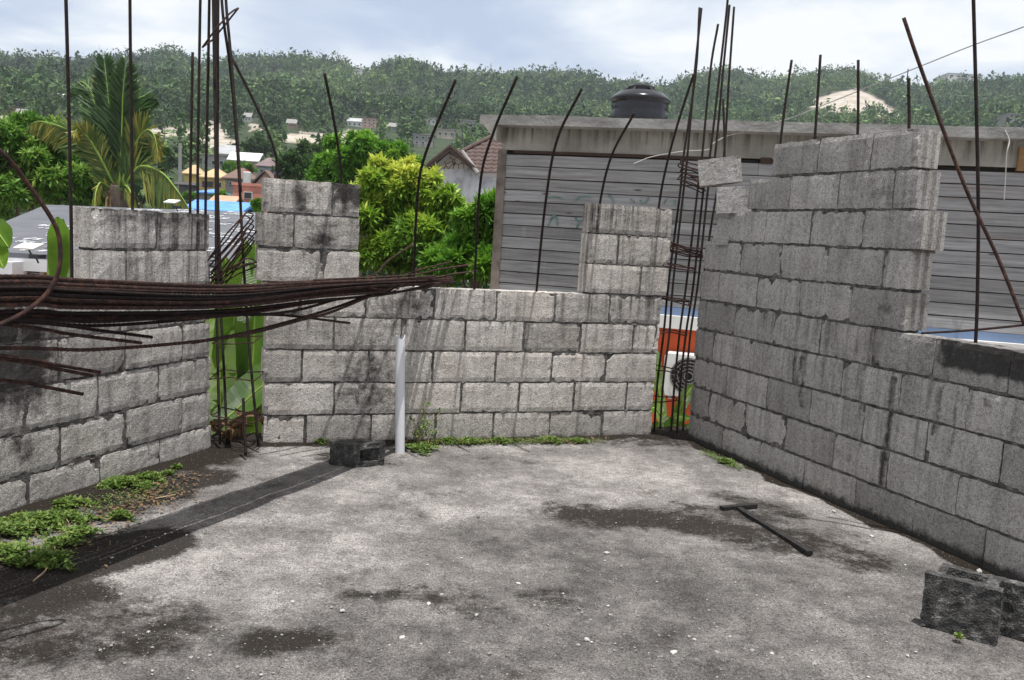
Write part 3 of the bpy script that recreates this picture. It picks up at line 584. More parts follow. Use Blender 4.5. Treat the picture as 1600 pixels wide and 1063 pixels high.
# charred timber
n = N('charred_timber'); v = n.co('Object', (1, 1, 1)); M_CHAR = n.done(n.ramp(n.noise(v, 60, 5, .7), (.35, (.012, .011, .011)), (.6, (.03, .028, .027)), (.8, (.12, .11, .1))), .8, n.noise(v, 90, 3), .6, .01)
def batten(mb, a, b, w_, h_, lift=0.0):
    d = (b-a); L_ = np.linalg.norm(d); d = d/L_; s_ = np.cross(zv, d); c_ = (a+b)/2+zv*(h_/2+lift); NN = 10; V = []; Fs = []
    for i in range(NN+1):
        t_ = i/NN-.5; k = nz((t_*4, w_*30, 1), 2)*.004
        for (p, q) in ((-1, -1), (1, -1), (1, 1), (-1, 1)): V.append(c_+d*L_*t_+s_*(p*w_/2+k)+zv*(q*h_/2*(1+.15*nz((t_*5, p, q), 2))))
    for i in range(NN):
        for k in range(4): Fs.append((i*4+k, i*4+(k+1) % 4, i*4+4+(k+1) % 4, i*4+4+k))
    Fs += [(3, 2, 1, 0), tuple(NN*4+k for k in range(4))]; mb.add(V, Fs)
mb = MB(); batten(mb, atZ(1152, 797), atZ(1266, 868), .03, .02); ob = mb.build('timber_batten', M_CHAR); tag(ob, 'charred T shaped timber batten lying on the floor near the right wall', 'timber')
mb = MB(); batten(mb, atZ(1127, 799), atZ(1180, 794), .032, .022, .003); mb.build('crosspiece', M_CHAR, ob)

# ------------------------------------------------------------------ leaf clouds, weeds, pebbles
def leaf_quads(C, D, U_, L, Wd, tone):
    """C base points, D direction, U_ side vectors (all n x 3): pointed folded leaf of two quads -> verts, faces, tone"""
    n_ = len(C); L = np.broadcast_to(L, (n_,))[:, None]; Wd = np.broadcast_to(Wd, (n_,))[:, None]
    D = D/np.linalg.norm(D, axis=1, keepdims=True); S = np.cross(D, U_); S /= np.maximum(1e-6, np.linalg.norm(S, axis=1, keepdims=True)); Nn = np.cross(S, D)
    p0 = C; p1 = C+D*L*.5+S*Wd*.5-Nn*L*.04; p2 = C+D*L-Nn*L*.16; p3 = C+D*L*.5-S*Wd*.5-Nn*L*.04
    V = np.stack([p0, p1, p2, p3], 1).reshape(-1, 3); Fq = np.arange(n_*4).reshape(-1, 4); return V, Fq, np.repeat(tone, 4)
def rand_dir(n_): d = rng.normal(size=(n_, 3)); return d/np.linalg.norm(d, axis=1, keepdims=True)
def crown(name, blobs, nclus, per, L, Wd, mat, parent, tone_fn=None, droop=.35, fill=.45):
    bb = []
    for c0, r0 in blobs:
        bb.append((np.array(c0), r0*.7))
        for _ in range(9): dd = rand_dir(1)[0]; dd[2] = dd[2] if dd[2] > -.4 else -dd[2]; bb.append((np.array(c0)+dd*r0*rng.uniform(.65, 1.08), r0*rng.uniform(.2, .4)))
    blobs = bb; cs = np.array([b[0] for b in blobs]); rs = np.array([b[1] for b in blobs]); wgt = rs**2; wgt = wgt/wgt.sum()
    k = rng.choice(len(blobs), nclus, p=wgt); d = rand_dir(nclus); d[:, 2] = np.where(d[:, 2] < -.55, -d[:, 2], d[:, 2])
    rad = rs[k]*(1-fill*rng.random(nclus)**2.2); P = cs[k]+d*rad[:, None]*np.array([1, 1, .9])
    P += rng.normal(0, .05, P.shape)*rs[k][:, None]
    ax = d*.8+rand_dir(nclus)*.4+np.array([0, 0, .35]); base_t = np.clip(rng.normal(.45, .15, nclus)+rng.normal(0, .16, len(blobs))[k], 0, 1)
    if tone_fn is not None: base_t = tone_fn(P, d, base_t)
    P = np.repeat(P, per, 0); ax = np.repeat(ax, per, 0); tn = np.clip(np.repeat(base_t, per)+rng.normal(0, .08, len(P)), 0, 1)
    D = ax/np.linalg.norm(ax, axis=1, keepdims=True)*.45+rand_dir(len(P)); D[:, 2] -= droop
    V, Fq, t_ = leaf_quads(P, D, rand_dir(len(P))*.5+np.array([0, 0, 1.]), L*rng.uniform(.7, 1.25, len(P)), Wd*rng.uniform(.8, 1.2, len(P)), tn)
    return np_mesh(name, V, Fq, mat, {'tone': t_}, parent)
def tree(name, label, blobs, foot, nclus, per, L, Wd, mat, tone_fn=None, group=None, trunk_r=.16, droop=.35, fill=.45):
    root = thing(name, label, 'tree', tuple(foot), group); cen_ = np.mean([b[0] for b in blobs], axis=0)
    put(crown('crown', blobs, nclus, per, L, Wd, mat, None, tone_fn, droop, fill), root)
    mb = MB(); fk = np.array([cen_[0]*.7+foot[0]*.3, cen_[1]*.7+foot[1]*.3, foot[2]+(cen_[2]-foot[2])*.55])
    tube(mb, catmull([foot, (np.array(foot)+fk)/2+rng.normal(0, .12, 3), fk]), list(np.linspace(trunk_r, trunk_r*.7, 13)), 8)
    for b in blobs:
        c_ = np.array(b[0]); m_ = (fk+c_)/2+rng.normal(0, .1, 3)*b[1]; tube(mb, catmull([fk, m_, c_+np.array([0, 0, b[1]*.3])]), list(np.linspace(trunk_r*.55, trunk_r*.12, 13)), 6)
        for _ in range(5):
            tube(mb, catmull([c_-np.array([0, 0, b[1]*.2]), c_+rand_dir(1)[0]*b[1]*.5, c_+rand_dir(1)[0]*b[1]*.9]), list(np.linspace(trunk_r*.22, trunk_r*.05, 13)), 5)
    put(mb.build('trunk', M_BARK, None, True), root); return root
def B_(x, y, Yd, rpx): return (atY(x, y, Yd), rpx*Yd/F)
def weed(px, r, n_, h, label, group='low green weeds growing at the wall foot', stems=0):
    h *= .65; c_ = atZ(*px, .012); root = thing('weed', label, 'weed', tuple(c_), group)
    th_ = rng.uniform(0, 2*math.pi, n_); rr = r*np.sqrt(rng.random(n_))*(1+.4*np.sin(th_*3+rng.uniform(0, 6))+.25*np.sin(th_*7+rng.uniform(0, 6))); P = np.stack([c_[0]+rr*np.cos(th_), c_[1]+rr*np.sin(th_)*.8, c_[2]+h*(1-(rr/r/1.3)**2)*rng.random(n_)**.6], 1)
    per = 4; tn = np.clip(np.repeat(rng.normal(.5, .25, n_), per), 0, 1); P = np.repeat(P, per, 0); D = rand_dir(len(P)); D[:, 2] = np.abs(D[:, 2])*.5+.1
    V, Fq, t_ = leaf_quads(P, D, rand_dir(len(P))*.4+zv, rng.uniform(.011, .024, len(P)), rng.uniform(.007, .013, len(P)), tn); put(np_mesh('foliage', V, Fq, M_WEED, {'tone': t_}), root)
    mb = MB()
    for _ in range(max(6, int(r*60))):
        a_ = rng.uniform(0, 6.28); q = c_+np.array([math.cos(a_), math.sin(a_)*.8, 0])*r*rng.uniform(.3, .95)
        tube(mb, [c_+rng.normal(0, .01, 3), (c_+q)/2+zv*h*.5, q+zv*h*.25], .0016, 4)
    put(mb.build('stem', M_TWIG), root); return root
WG = 'low green weeds growing at the wall foot'
for i, (px, r, n_, h, lab) in enumerate([((190, 758), .11, 330, .05, 'bushy green weed against the left wall foot, right of the leaf litter'), ((235, 748), .07, 170, .04, 'green weed mat beside the dead leaf in the left corner'), ((262, 742), .03, 60, .03, 'small weed sprout in the corner right of the bushy weed'), ((277, 733), .025, 45, .03, 'tiny weed sprout nearest the left gap'),
    ((50, 818), .13, 420, .05, 'wide weed patch at the left edge under the wall'), ((20, 832), .09, 260, .05, 'weed clump cut by the left picture edge beside the wall'), ((110, 790), .08, 200, .045, 'weed tuft against the left wall between two bigger patches'), ((100, 812), .1, 300, .045, 'weed mat in front of the wall tuft on the left'),
    ((125, 835), .07, 190, .04, 'pale green weed at the edge of the bar shadow'), ((20, 868), .11, 330, .05, 'weed patch at the left edge in the leaf litter'), ((70, 878), .10, 330, .045, 'weed clump lowest on the left, next to the black stain'), ((188, 808), .045, 110, .035, 'lone small weed on the dark soil before the left wall'), ((95, 850), .06, 140, .035, 'dark weed beside the bent dry stem'),
    ((500, 690), .06, 120, .04, 'weed tuft at the middle wall foot left of the fallen block'), ((655, 702), .10, 330, .035, 'bright weed cushion beside the white pipe'), ((700, 690), .06, 130, .03, 'weed right of the bright cushion along the middle wall'), ((735, 690), .06, 140, .03, 'weed tuft at the wall foot under a bar shadow, left of the moss strip'), ((780, 689), .05, 110, .025, 'low weed tuft midway along the middle wall foot'), ((860, 688), .07, 140, .025, 'spreading weed near the right pillar foot'), ((905, 690), .05, 100, .025, 'last weed before the bare corner on the right'),
    ((1135, 722), .05, 90, .02, 'flat yellow green weed in the shade at the right wall foot'), ((1597, 930), .03, 50, .03, 'weed at the right edge behind the black block'), ((1497, 999), .012, 10, .02, 'tiny weed under the front of the black block')]): weed(px, r, n_, h, lab)
# moss and litter that nobody could count
def mat_stuff(name, segs, n_, size, mat, per=1, hmax=.02):
    P = []
    for a, b, r in segs:
        a, b = atZ(*a, .006), atZ(*b, .006); L_ = np.linalg.norm(b-a); m_ = int(n_*L_); t_ = rng.random(m_)[:, None]; P.append(a+(b-a)*t_+np.concatenate([rng.normal(0, r, (m_, 2)), rng.random((m_, 1))**2*hmax+.004], 1))
    P = np.concatenate(P); dm = P[:, :2] @ WM.n[:2]-WM.d; dl = P[:, :2] @ WL.n[:2]-WL.d; dr = P[:, :2] @ WR.n[:2]-WR.d; P = P[(dm > .008) & (dl > .008) & (dr > .008)]
    D = rand_dir(len(P)); D[:, 2] = np.abs(D[:, 2])*.4
    V, Fq, t_ = leaf_quads(P, D, rand_dir(len(P))*.4+zv, size*rng.uniform(.6, 1.5, len(P)), size*.55*rng.uniform(.7, 1.3, len(P)), np.clip(rng.normal(.45, .2, len(P)), 0, 1))
    return tag(np_mesh(name, V, Fq, mat, {'tone': t_}), kind='stuff')
mat_stuff('moss', [((640, 695), (940, 690), .03), ((690, 690), (900, 690), .02), ((1100, 708), (1160, 735), .02), ((0, 850), (120, 840), .12), ((120, 800), (250, 760), .07)], 1500, .011, M_WEED)
mat_stuff('leaf_litter', [((0, 850), (140, 830), .13), ((120, 830), (260, 775), .10), ((200, 790), (300, 745), .07), ((640, 692), (940, 690), .03), ((1500, 905), (1600, 945), .03)], 420, .02, M_DRY, hmax=.012)
mb = MB()
for px in ([(82, 868), (72, 890), (52, 908)], [(84, 862), (86, 850), (80, 838)]): tube(mb, catmull([atZ(*p, .02) for p in px]), .003, 5)
tag(mb.build('dry_stem', M_TWIG), 'bent dry brown stem lying by the weeds at lower left', 'twig')
mb = MB(); tube(mb, catmull([atZ(242, 779, .012), atZ(258, 776, .014), atZ(274, 773, .012)]), .0035, 5); tag(mb.build('dry_stem', M_TWIG), 'short straight dry stem on the dark soil left of the bar shadow', 'twig')
# tall spindly weed by the pipe
root = thing('weed', 'tall spindly weed rising against the middle wall beside the white pipe', 'weed', tuple(atZ(657, 692))); mb = MB(); LV = []
b0 = atZ(655, 694)
for i, (x, y) in enumerate(((668, 622), (664, 640), (642, 652), (690, 643), (672, 655), (650, 668), (682, 672))):
    t3 = WM.hit(x, y, -.05-.02*i*.3); tube(mb, catmull([b0+rng.normal(0, .012, 3)*np.array([1, 1, 0]), (b0+t3)/2+rng.normal(0, .012, 3), t3]), .0017, 4)
    for q in np.linspace(.35, 1, 9): LV += [b0+(t3-b0)*q+rng.normal(0, .012, 3) for _ in range(3)]
put(mb.build('stem', M_TWIG), root); LV = np.array(LV)
V, Fq, t_ = leaf_quads(LV, rand_dir(len(LV)), rand_dir(len(LV))*.5+zv, rng.uniform(.012, .032, len(LV)), rng.uniform(.008, .018, len(LV)), rng.random(len(LV))*.6+.2); put(np_mesh('foliage', V, Fq, M_WEED, {'tone': t_}), root)
# stones
n = N('chalk_stone'); M_STONE = n.done(n.mix(n.attr('tone'), (.14, .132, .127), (.54, .52, .49)), .9, n.noise(n.co(), 120, 3), .5, .01)
def stone(mb, c_, r, tone):
    ico = [(0, 0, 1)]+[(math.cos(a)*.9, math.sin(a)*.9, .35) for a in np.arange(5)*1.2566]+[(math.cos(a)*.95, math.sin(a)*.95, -.3) for a in np.arange(5)*1.2566+.63]+[(0, 0, -.8)]
    sc = rng.uniform(.7, 1.3, 3)*np.array([1, 1, .65]); a_ = rng.uniform(0, 6.28); ca, sa = math.cos(a_), math.sin(a_)
    V = [];
    for p in ico:
        p = np.array(p)*(1+rng.normal(0, .13))*sc; V.append(c_+r*np.array([ca*p[0]-sa*p[1], sa*p[0]+ca*p[1], p[2]]))
    Fs = [(0, 1+i, 1+(i+1) % 5) for i in range(5)]+[(1+i, 6+i, 1+(i+1) % 5) for i in range(5)]+[(1+(i+1) % 5, 6+i, 6+(i+1) % 5) for i in range(5)]+[(11, 6+(i+1) % 5, 6+i) for i in range(5)]
    mb.add(V, Fs, tone=tone)
for (px, rp_, tn, lab) in (((1052, 1021), 9, .95, 'largest white stone chip near the bottom edge of the floor'), ((917, 1001), 8, .85, 'pale round stone left of the largest white chip'), ((628, 998), 8, .8, 'pale stone on the floor below the pale patch, casting a dark shadow'), ((948, 865), 6, .8, 'small white chip on the grey floor left of the timber'), ((1362, 839), 6, .95, 'flat white chip near the right wall behind the timber'),
    ((1085, 1000), 5, .5, 'small grey stone right of the largest white chip'), ((1120, 1021), 7, .3, 'dark grey stone in the lower right of the floor'), ((1175, 1017), 6, .35, 'reddish grey stone farthest right of the loose stones'), ((1530, 895), 9, .7, 'tan stone fragment at the right wall foot behind the black block'), ((1303, 800), 5, .8, 'white pebble at the right wall foot'), ((535, 955), 6, .6, 'round pebble on the pale floor left of centre'), ((670, 945), 6, .9, 'white pebble left of the pebble cluster'), ((810, 913), 5, .95, 'white chip at the edge of the grey patch'), ((1206, 1023), 6, .85, 'white chip low on the floor left of the black block'), ((950, 948), 5, .8, 'pale chip in the centre of the grey patch'), ((765, 1022), 5, .25, 'dark pebble near the bottom centre')):
    c_ = atZ(*px); r = rp_*(c_[1])/F*.75; mb = MB(); stone(mb, c_+zv*r*.3, r, tn); tag(mb.build('stone', M_STONE), lab, 'stone', 'loose stones on the floor')
mb = MB()
for _ in range(900):
    x, y = rng.uniform(150, 1500), 700+363*rng.random()**.8; c_ = atZ(x, y)
    if min(c_[:2] @ Wl.n[:2]-Wl.d for Wl in (WL, WM, WR)) < .03: continue
    stone(mb, c_+zv*.002, rng.gamma(1.6, .0011)+.0014, rng.choice([.15, .4, .6, .9], p=[.35, .42, .18, .05]))
tag(mb.build('gravel', M_STONE), kind='stuff')

# ------------------------------------------------------------------ ground, hills
M_GROUND = plain('yard_ground', (.30, .28, .24), .95, .35, .6, .5)
gs = MB(); RR = 5000; nA = 64; gs.add([(0, 0, GZ)]+[(RR*math.cos(2*math.pi*k/nA), RR*math.sin(2*math.pi*k/nA), GZ) for k in range(nA)], [(0, 1+k, 1+(k+1) % nA) for k in range(nA)])
tag(gs.build('ground', M_GROUND), kind='structure')
SKY = [(-900, 100), (-300, 95), (0, 93), (60, 94), (110, 98), (160, 92), (200, 93), (245, 85), (285, 88), (312, 100), (400, 92), (480, 92), (535, 98), (552, 106), (572, 109), (600, 101), (640, 95), (672, 108), (700, 111), (750, 112), (800, 111), (870, 109), (925, 112), (948, 124), (990, 119), (1020, 127), (1060, 124), (1090, 113), (1130, 107), (1165, 112), (1200, 118), (1240, 116), (1285, 108), (1335, 108), (1355, 114), (1400, 125), (1440, 126), (1480, 121), (1540, 121), (1600, 116), (1900, 112), (2500, 110)]
def ae(x, y): d = ray(x, y); return math.atan2(d[0], d[1]), d[2]/math.hypot(d[0], d[1])
sk = np.array([ae(x_, 109+(y_-105)*1.35) for x_, y_ in SKY])
def vnoise(x, y, seed=0):
    xi, yi = np.floor(x).astype(int), np.floor(y).astype(int); fx, fy = x-xi, y-yi; fx, fy = fx*fx*(3-2*fx), fy*fy*(3-2*fy)
    def hsh(a, b): q = np.sin(a*127.1+b*311.7+seed*74.7)*43758.5453; return q-np.floor(q)
    return (hsh(xi, yi)*(1-fx)+hsh(xi+1, yi)*fx)*(1-fy)+(hsh(xi, yi+1)*(1-fx)+hsh(xi+1, yi+1)*fx)*fy
RT = np.array([0, 45, 80, 130, 190, 280, 400, 520, 620, 700, 760, 900, 1400]); ET = np.array([-.1, -.103, -.008, .042, .072, .100, .132, .162, .184, .197, .192, .15, .05])
def terrain(x, y):
    az = np.arctan2(x, y); r = np.hypot(x, y); e0 = np.interp(r, RT, ET); s_ = np.interp(az, sk[:, 0], sk[:, 1])
    k = s_/.197; e = e0*(1+(k-1)*smooth((r-200)/350)); nn = (vnoise(x/70, y/70, 1)-.5)*14+(vnoise(x/28, y/28, 2)-.5)*5
    z = EYE+e*r+nn*smooth((r-230)/150)*(1-smooth((r-600)/80)); return np.where(r < 45, GZ-.3, np.maximum(z-4*smooth((r-500)/200), GZ-.3))
azs = np.radians(np.arange(-62, 62.01, .16)); rs_ = np.concatenate([np.arange(40, 300, 6), np.arange(300, 900, 7), np.arange(900, 1420, 40)])
A_, R_ = np.meshgrid(azs, rs_); TX, TY = R_*np.sin(A_), R_*np.cos(A_); TZ = terrain(TX, TY)
PX, PY = proj(np.stack([TX, TY, TZ], -1))
def inpoly(x, y, P):
    c_ = np.zeros(x.shape, bool); n_ = len(P)
    for i in range(n_):
        (x0, y0), (x1, y1) = P[i], P[(i+1) % n_]
        with np.errstate(divide='ignore', invalid='ignore'): c_ ^= ((y0 > y) != (y1 > y)) & (x < (x1-x0)*(y-y0)/((y1-y0) or 1e-9)+x0)
    return c_
QUARRY = [(1262, 165), (1278, 152), (1300, 146), (1335, 139), (1348, 141), (1372, 153), (1392, 168), (1412, 182), (1440, 192), (1395, 188), (1365, 182), (1340, 176), (1312, 177), (1290, 172)]
BARE = [QUARRY, [(-40, 182), (0, 182), (60, 190), (120, 203), (160, 214), (60, 214), (-40, 205)], [(438, 212), (470, 207), (520, 210), (545, 205), (575, 206), (560, 222), (500, 226), (440, 222)], [(388, 197), (420, 196), (420, 204), (390, 206)], [(180, 210), (270, 198), (300, 196), (300, 210), (240, 218)], [(318, 190), (345, 192), (360, 212), (320, 214)], [(300, 216), (345, 214), (375, 222), (310, 236)]]
def bare_at(px, py, r, qonly=False):
    m = np.zeros(px.shape, bool)
    for i, P in enumerate(BARE):
        m |= inpoly(px, py, P) & (r > (250 if i == 0 else 110)) & (r < 900)
    return m
bare = bare_at(PX+8*(vnoise(TX/9, TY/9, 8)-.5), PY+5*(vnoise(TX/7, TY/7, 9)-.5), R_).astype(float)
n = N('hillside_earth'); v = n.co(); b_ = n.noise(v, .12, 5, .65)
c = n.mix(n.attr('bare'), n.ramp(b_, (.3, (.02, .035, .014)), (.7, (.045, .065, .028))), n.ramp(n.noise(n.co('Object', (.12, .12, .5)), 1., 6, .7), (.3, (.24, .20, .155)), (.5, (.40, .355, .30)), (.7, (.52, .48, .42))))
M_HILL = n.done(c, .95, n.noise(v, .5, 4), .6, 1.)
idx = np.arange(TX.size).reshape(TX.shape); Fh = np.stack([idx[:-1, :-1], idx[:-1, 1:], idx[1:, 1:], idx[1:, :-1]], -1).reshape(-1, 4)
tag(np_mesh('hills', np.stack([TX, TY, TZ], -1).reshape(-1, 3), Fh, M_HILL, {'bare': bare.ravel()}, smooth=True), kind='structure')

# ------------------------------------------------------------------ houses of the town and the hillside
def color_mat(name, c, rough=.85): return plain(name, c, rough, .16, 1.2)
M_WIN = plain('window_dark', (.03, .035, .045), .2, .2, 2, 0, .5); M_WHITE = color_mat('white_paint', (.62, .62, .60)); M_ZINC = plain('zinc_roof', (.40, .41, .42), .5, .2, .8); M_GREYC = color_mat('bare_concrete', (.28, .27, .26))
HRECT = []
def house(label, x0, x1, ytop, ybase, Yd, wall_m, roof_m, roof='flat', rh=0.0, dep=None, yaw=0.0, wins=(), over=.3, name='house', cat='house', extra=None):
    """x0..x1, ytop..ybase: front wall as seen in the photograph; standing at depth Yd"""
    if Yd > 200:                                  # stand it where the sight line meets the slope
        d_ = ray((x0+x1)/2, ybase); Ys = np.arange(150., 800., 2.); hit_ = CAM+d_[None]*(Ys/d_[1])[:, None]; k_ = np.nonzero(terrain(hit_[:, 0], hit_[:, 1])+.3 >= hit_[:, 2])[0]
        Yd = float(Ys[k_[0]]) if len(k_) else 640.
    pb_ = atY((x0+x1)/2, ybase, Yd); zt = atY((x0+x1)/2, ytop, Yd)[2]; w_ = (x1-x0)*Yd/F; dep = dep or w_*.8; h_ = zt-pb_[2]
    HRECT.append((x0-2, x1+2, ytop-(rh*F/Yd)-2, ybase+1, Yd))
    root = thing(name, label, cat, tuple(pb_)); ca, sa = math.cos(yaw), math.sin(yaw); U2 = np.array([ca, sa, 0]); D2 = np.array([-sa, ca, 0])
    mb = MB(); box(mb, pb_+D2*dep/2+zv*(h_/2-2), U2*w_/2, D2*dep/2, zv*(h_/2+2)); put(mb.build('wall', wall_m), root)
    mb = MB(); o = pb_+zv*h_; e = over
    if roof == 'flat': box(mb, o+D2*dep/2+zv*.1, U2*(w_/2+e), D2*(dep/2+e), zv*.1)
    elif roof == 'gable':      # ridge runs left-right
        prism(mb, [(-e, -.12), (dep/2, rh), (dep+e, -.12), (dep+e, .0), (dep/2, rh+.14), (-e, .0)], -w_/2-e, w_/2+e, (o+zv*.02, D2, zv, U2))
    elif roof == 'front':      # gable faces the viewer
        prism(mb, [(-w_/2-e, -.12), (0, rh), (w_/2+e, -.12), (w_/2+e, .02), (0, rh+.15), (-w_/2-e, .02)], -e, dep+e, (o+zv*.02, U2, zv, D2))
        m2 = MB(); prism(m2, [(-w_/2, -.05), (w_/2, -.05), (0, rh-.02)], .02, .3, (o, U2, zv, D2)); put(m2.build('gable', wall_m), root)
    elif roof == 'hip':
        a_, b_ = w_/2+e, dep/2+e; k = max(0, a_-b_)*.9; V = [o+U2*x+D2*(dep/2+y)+zv*z for x, y, z in ((-a_, -b_, 0), (a_, -b_, 0), (a_, b_, 0), (-a_, b_, 0), (-a_, -b_, .12), (a_, -b_, .12), (a_, b_, .12), (-a_, b_, .12), (-k, 0, rh), (k, 0, rh))]
        mb.add(V, [(3, 2, 1, 0), (0, 1, 5, 4), (1, 2, 6, 5), (2, 3, 7, 6), (3, 0, 4, 7), (4, 5, 9, 8), (5, 6, 9), (6, 7, 8, 9), (7, 4, 8)])
    put(mb.build('roof', roof_m), root)
    for (wx, wy, ww, wh, fm) in wins:      # fractions of the front wall
        c_ = pb_+U2*(wx-.5)*w_+zv*wy*h_; m1 = MB(); box(m1, c_-D2*.03, U2*ww*w_/2, D2*.06, zv*wh*h_/2); wo = put(m1.build('window', fm or M_WHITE), root)
        m2 = MB(); box(m2, c_-D2*.11, U2*ww*w_*.40, D2*.02, zv*wh*h_*.38); p_ = m2.build('pane', M_WIN); p_.parent = wo
    return root
M_PINK = color_mat('pink_paint', (.55, .24, .19)); M_YEL = color_mat('yellow_paint', (.62, .46, .18)); M_YROOF = color_mat('sand_roof', (.52, .38, .22)); M_BRROOF = color_mat('brown_roof', (.18, .12, .10)); M_PROOF = color_mat('mauve_roof', (.20, .15, .155)); M_BLUEG = color_mat('blue_grey_paint', (.30, .36, .40)); M_TARP = plain('blue_tarpaulin', (.12, .30, .72), .6, .2, 1.5); M_ROSE = color_mat('rose_paint', (.5, .33, .28)); M_ORR = color_mat('faded_orange_roof', (.5, .3, .2))
R4 = lambda n_, y, w_, h_: [((i+.5)/n_, y, w_, h_, None) for i in range(n_)]
house('pink flat roofed house with one white paned window below the left pillar top', 363, 420, 291, 330, 62, M_PINK, M_PINK, 'flat', wins=[(.43, .62, .24, .30, None)], over=.08, dep=3)
house('yellow house with a verandah under a rounded sand coloured roof, left of the grey gable', 313, 352, 279, 298, 92, M_YEL, M_YROOF, 'hip', 1.1, wins=[(.3, .5, .45, .5, M_BRROOF), (.76, .5, .2, .5, None)], over=.25)
house('sand yellow house with a pointed roof just right of the grey pole', 288, 312, 273, 300, 96, M_YEL, M_YROOF, 'hip', 1.1, wins=[(.5, .4, .5, .3, None)])
house('house covered with a bright blue tarpaulin roof behind the yellow houses', 311, 337, 303, 316, 70, M_GREYC, M_TARP, 'hip', .45, dep=3)
house('low shed under a wide blue tarpaulin beyond the dark printed roof', 297, 372, 329, 345, 42, M_GREYC, M_TARP, 'gable', .34, dep=3.0)
house('dark grey block building with an open bay right of the palm', 279, 301, 289, 318, 74, plain('dark_block', (.12, .11, .11), .9), M_GREYC, 'flat', wins=[(.6, .3, .6, .35, M_GREYC)])
house('long pale concrete building with an overhanging upper floor left of the bar cage', 264, 312, 247, 266, 150, M_GREYC, M_GREYC, 'flat', wins=R4(4, .35, .1, .28))
house('unfinished grey two storey building in the middle of the bar cage', 316, 352, 243, 266, 140, color_mat('pale_grey_paint', (.40, .40, .40)), M_GREYC, 'flat', wins=R4(3, .5, .16, .35))
house('grey gabled house above the unfinished building', 342, 368, 241, 252, 165, M_WHITE, M_ZINC, 'gable', 1.6)
house('house with a long white zinc roof and pink walls right of the bar cage', 358, 402, 251, 262, 135, M_ROSE, plain('white_zinc', (.62, .62, .62), .5), 'gable', 1.2, wins=R4(3, .5, .1, .5))
house('blue grey house with a mauve hip roof beside the black tank', 402, 432, 261, 276, 118, M_BLUEG, M_PROOF, 'hip', 1.3, wins=R4(2, .5, .2, .5))
house('house with a low brown hip roof behind the pink house', 352, 392, 281, 294, 84, M_GREYC, M_BRROOF, 'hip', 1.2, wins=R4(2, .5, .18, .4))
house('small brown gabled roof house peeking over the left pillar', 399, 428, 287, 299, 76, M_ROSE, M_BRROOF, 'front', 1.0)
house('faded orange roofed shack between the tarpaulin and the pink house', 332, 360, 318, 330, 58, M_ROSE, M_ORR, 'gable', .4, dep=2.5)
house('dark roofed house with an orange ridge behind the palm fronds', 92, 138, 258, 275, 46, M_GREYC, plain('slate_roof', (.10, .10, .115), .7), 'gable', .35, dep=4)
house('large white hillside house with a grey hip roof behind the palm top', 135, 159, 128, 141, 470, M_WHITE, M_ZINC, 'hip', 3.2, wins=R4(3, .5, .2, .5))
house('pale retaining block below the large white hillside house', 143, 158, 138, 150, 455, M_GREYC, M_GREYC, 'flat', name='building', cat='building')
house('white hillside house with a row of dark windows at far left', 22, 45, 160, 170, 380, M_WHITE, M_ZINC, 'flat', wins=R4(4, .6, .14, .45), over=.8)
house('pinkish low hillside house left of the white one at far left', 8, 23, 166, 177, 372, M_ROSE, M_GREYC, 'flat', wins=R4(2, .5, .2, .4))
house('tiny white roofed hillside shack left of the palm', 90, 98, 152, 156, 400, M_GREYC, M_WHITE, 'gable', 1.0)
house('white roofed house at the hill foot between two palm fronds', 126, 143, 203, 209, 230, M_GREYC, M_WHITE, 'gable', 1.0)
house('white hillside house above the round tree, left of the brown one', 543, 565, 190, 197, 330, M_WHITE, M_ZINC, 'gable', 1.2, wins=R4(3, .4, .15, .5))
house('brown three storey hillside house above the round tree', 566, 588, 185, 200, 325, M_ROSE, M_BRROOF, 'flat', wins=[(a, b, .15, .18, None) for a in (.2, .5, .8) for b in (.2, .5, .8)])
house('grey hillside house with dark verandah openings left of the tiled roof', 645, 676, 211, 228, 255, M_GREYC, M_GREYC, 'flat', wins=[(a, b, .16, .25, None) for a in (.2, .5, .8) for b in (.3, .75)])
house('pale stepped hillside house above the tiled roof', 683, 710, 203, 216, 270, color_mat('cream_paint', (.45, .40, .34)), M_GREYC, 'flat', wins=R4(3, .5, .16, .4))
house('small white hillside house over the grey verandah house', 667, 680, 186, 195, 300, M_WHITE, M_GREYC, 'flat', wins=R4(2, .5, .2, .4))
house('grey hillside house half hidden beside the roof slab corner', 720, 742, 189, 200, 280, M_GREYC, M_GREYC, 'flat', wins=R4(2, .5, .2, .4))
house('grey four storey hillside block at the far right over the roof edge', 1571, 1606, 179, 204, 260, M_GREYC, M_GREYC, 'flat', wins=[(a, b, .14, .14, None) for a in (.2, .5, .8) for b in (.15, .4, .65, .88)], name='building', cat='building')
house('long low white house on the ridge behind the leaning bar', 1482, 1534, 116, 124, 640, M_WHITE, M_ZINC, 'flat', wins=R4(5, .5, .1, .4))
house('small brown house at the foot of the pale quarry face', 1364, 1384, 187, 196, 290, M_ROSE, M_BRROOF, 'gable', 1.2)
house('white house on the ridge left of the middle summit', 553, 566, 108, 115, 640, M_WHITE, M_BRROOF, 'flat')
for x_, y_, w_, m_, lab in ((32, 187, 14, M_ROSE, 'small rose coloured house just above the pale cutting at far left'), (60, 178, 12, M_WHITE, 'tiny white house on the left slope beside the first tall bar'), (232, 190, 16, M_GREYC, 'small grey house on the slope right of the palm top'), (385, 190, 13, M_WHITE, 'tiny white house above the bent bar of the left pillar'), (455, 200, 14, M_ROSE, 'little rose house at the edge of the middle clearing'), (610, 205, 16, M_GREYC, 'small grey house on the slope behind the yellow mango tree')):
    house(lab, x_-w_/2, x_+w_/2, y_-7, y_, 400, m_, M_GREYC, 'gable', 1.3, wins=R4(3, .5, .16, .4))
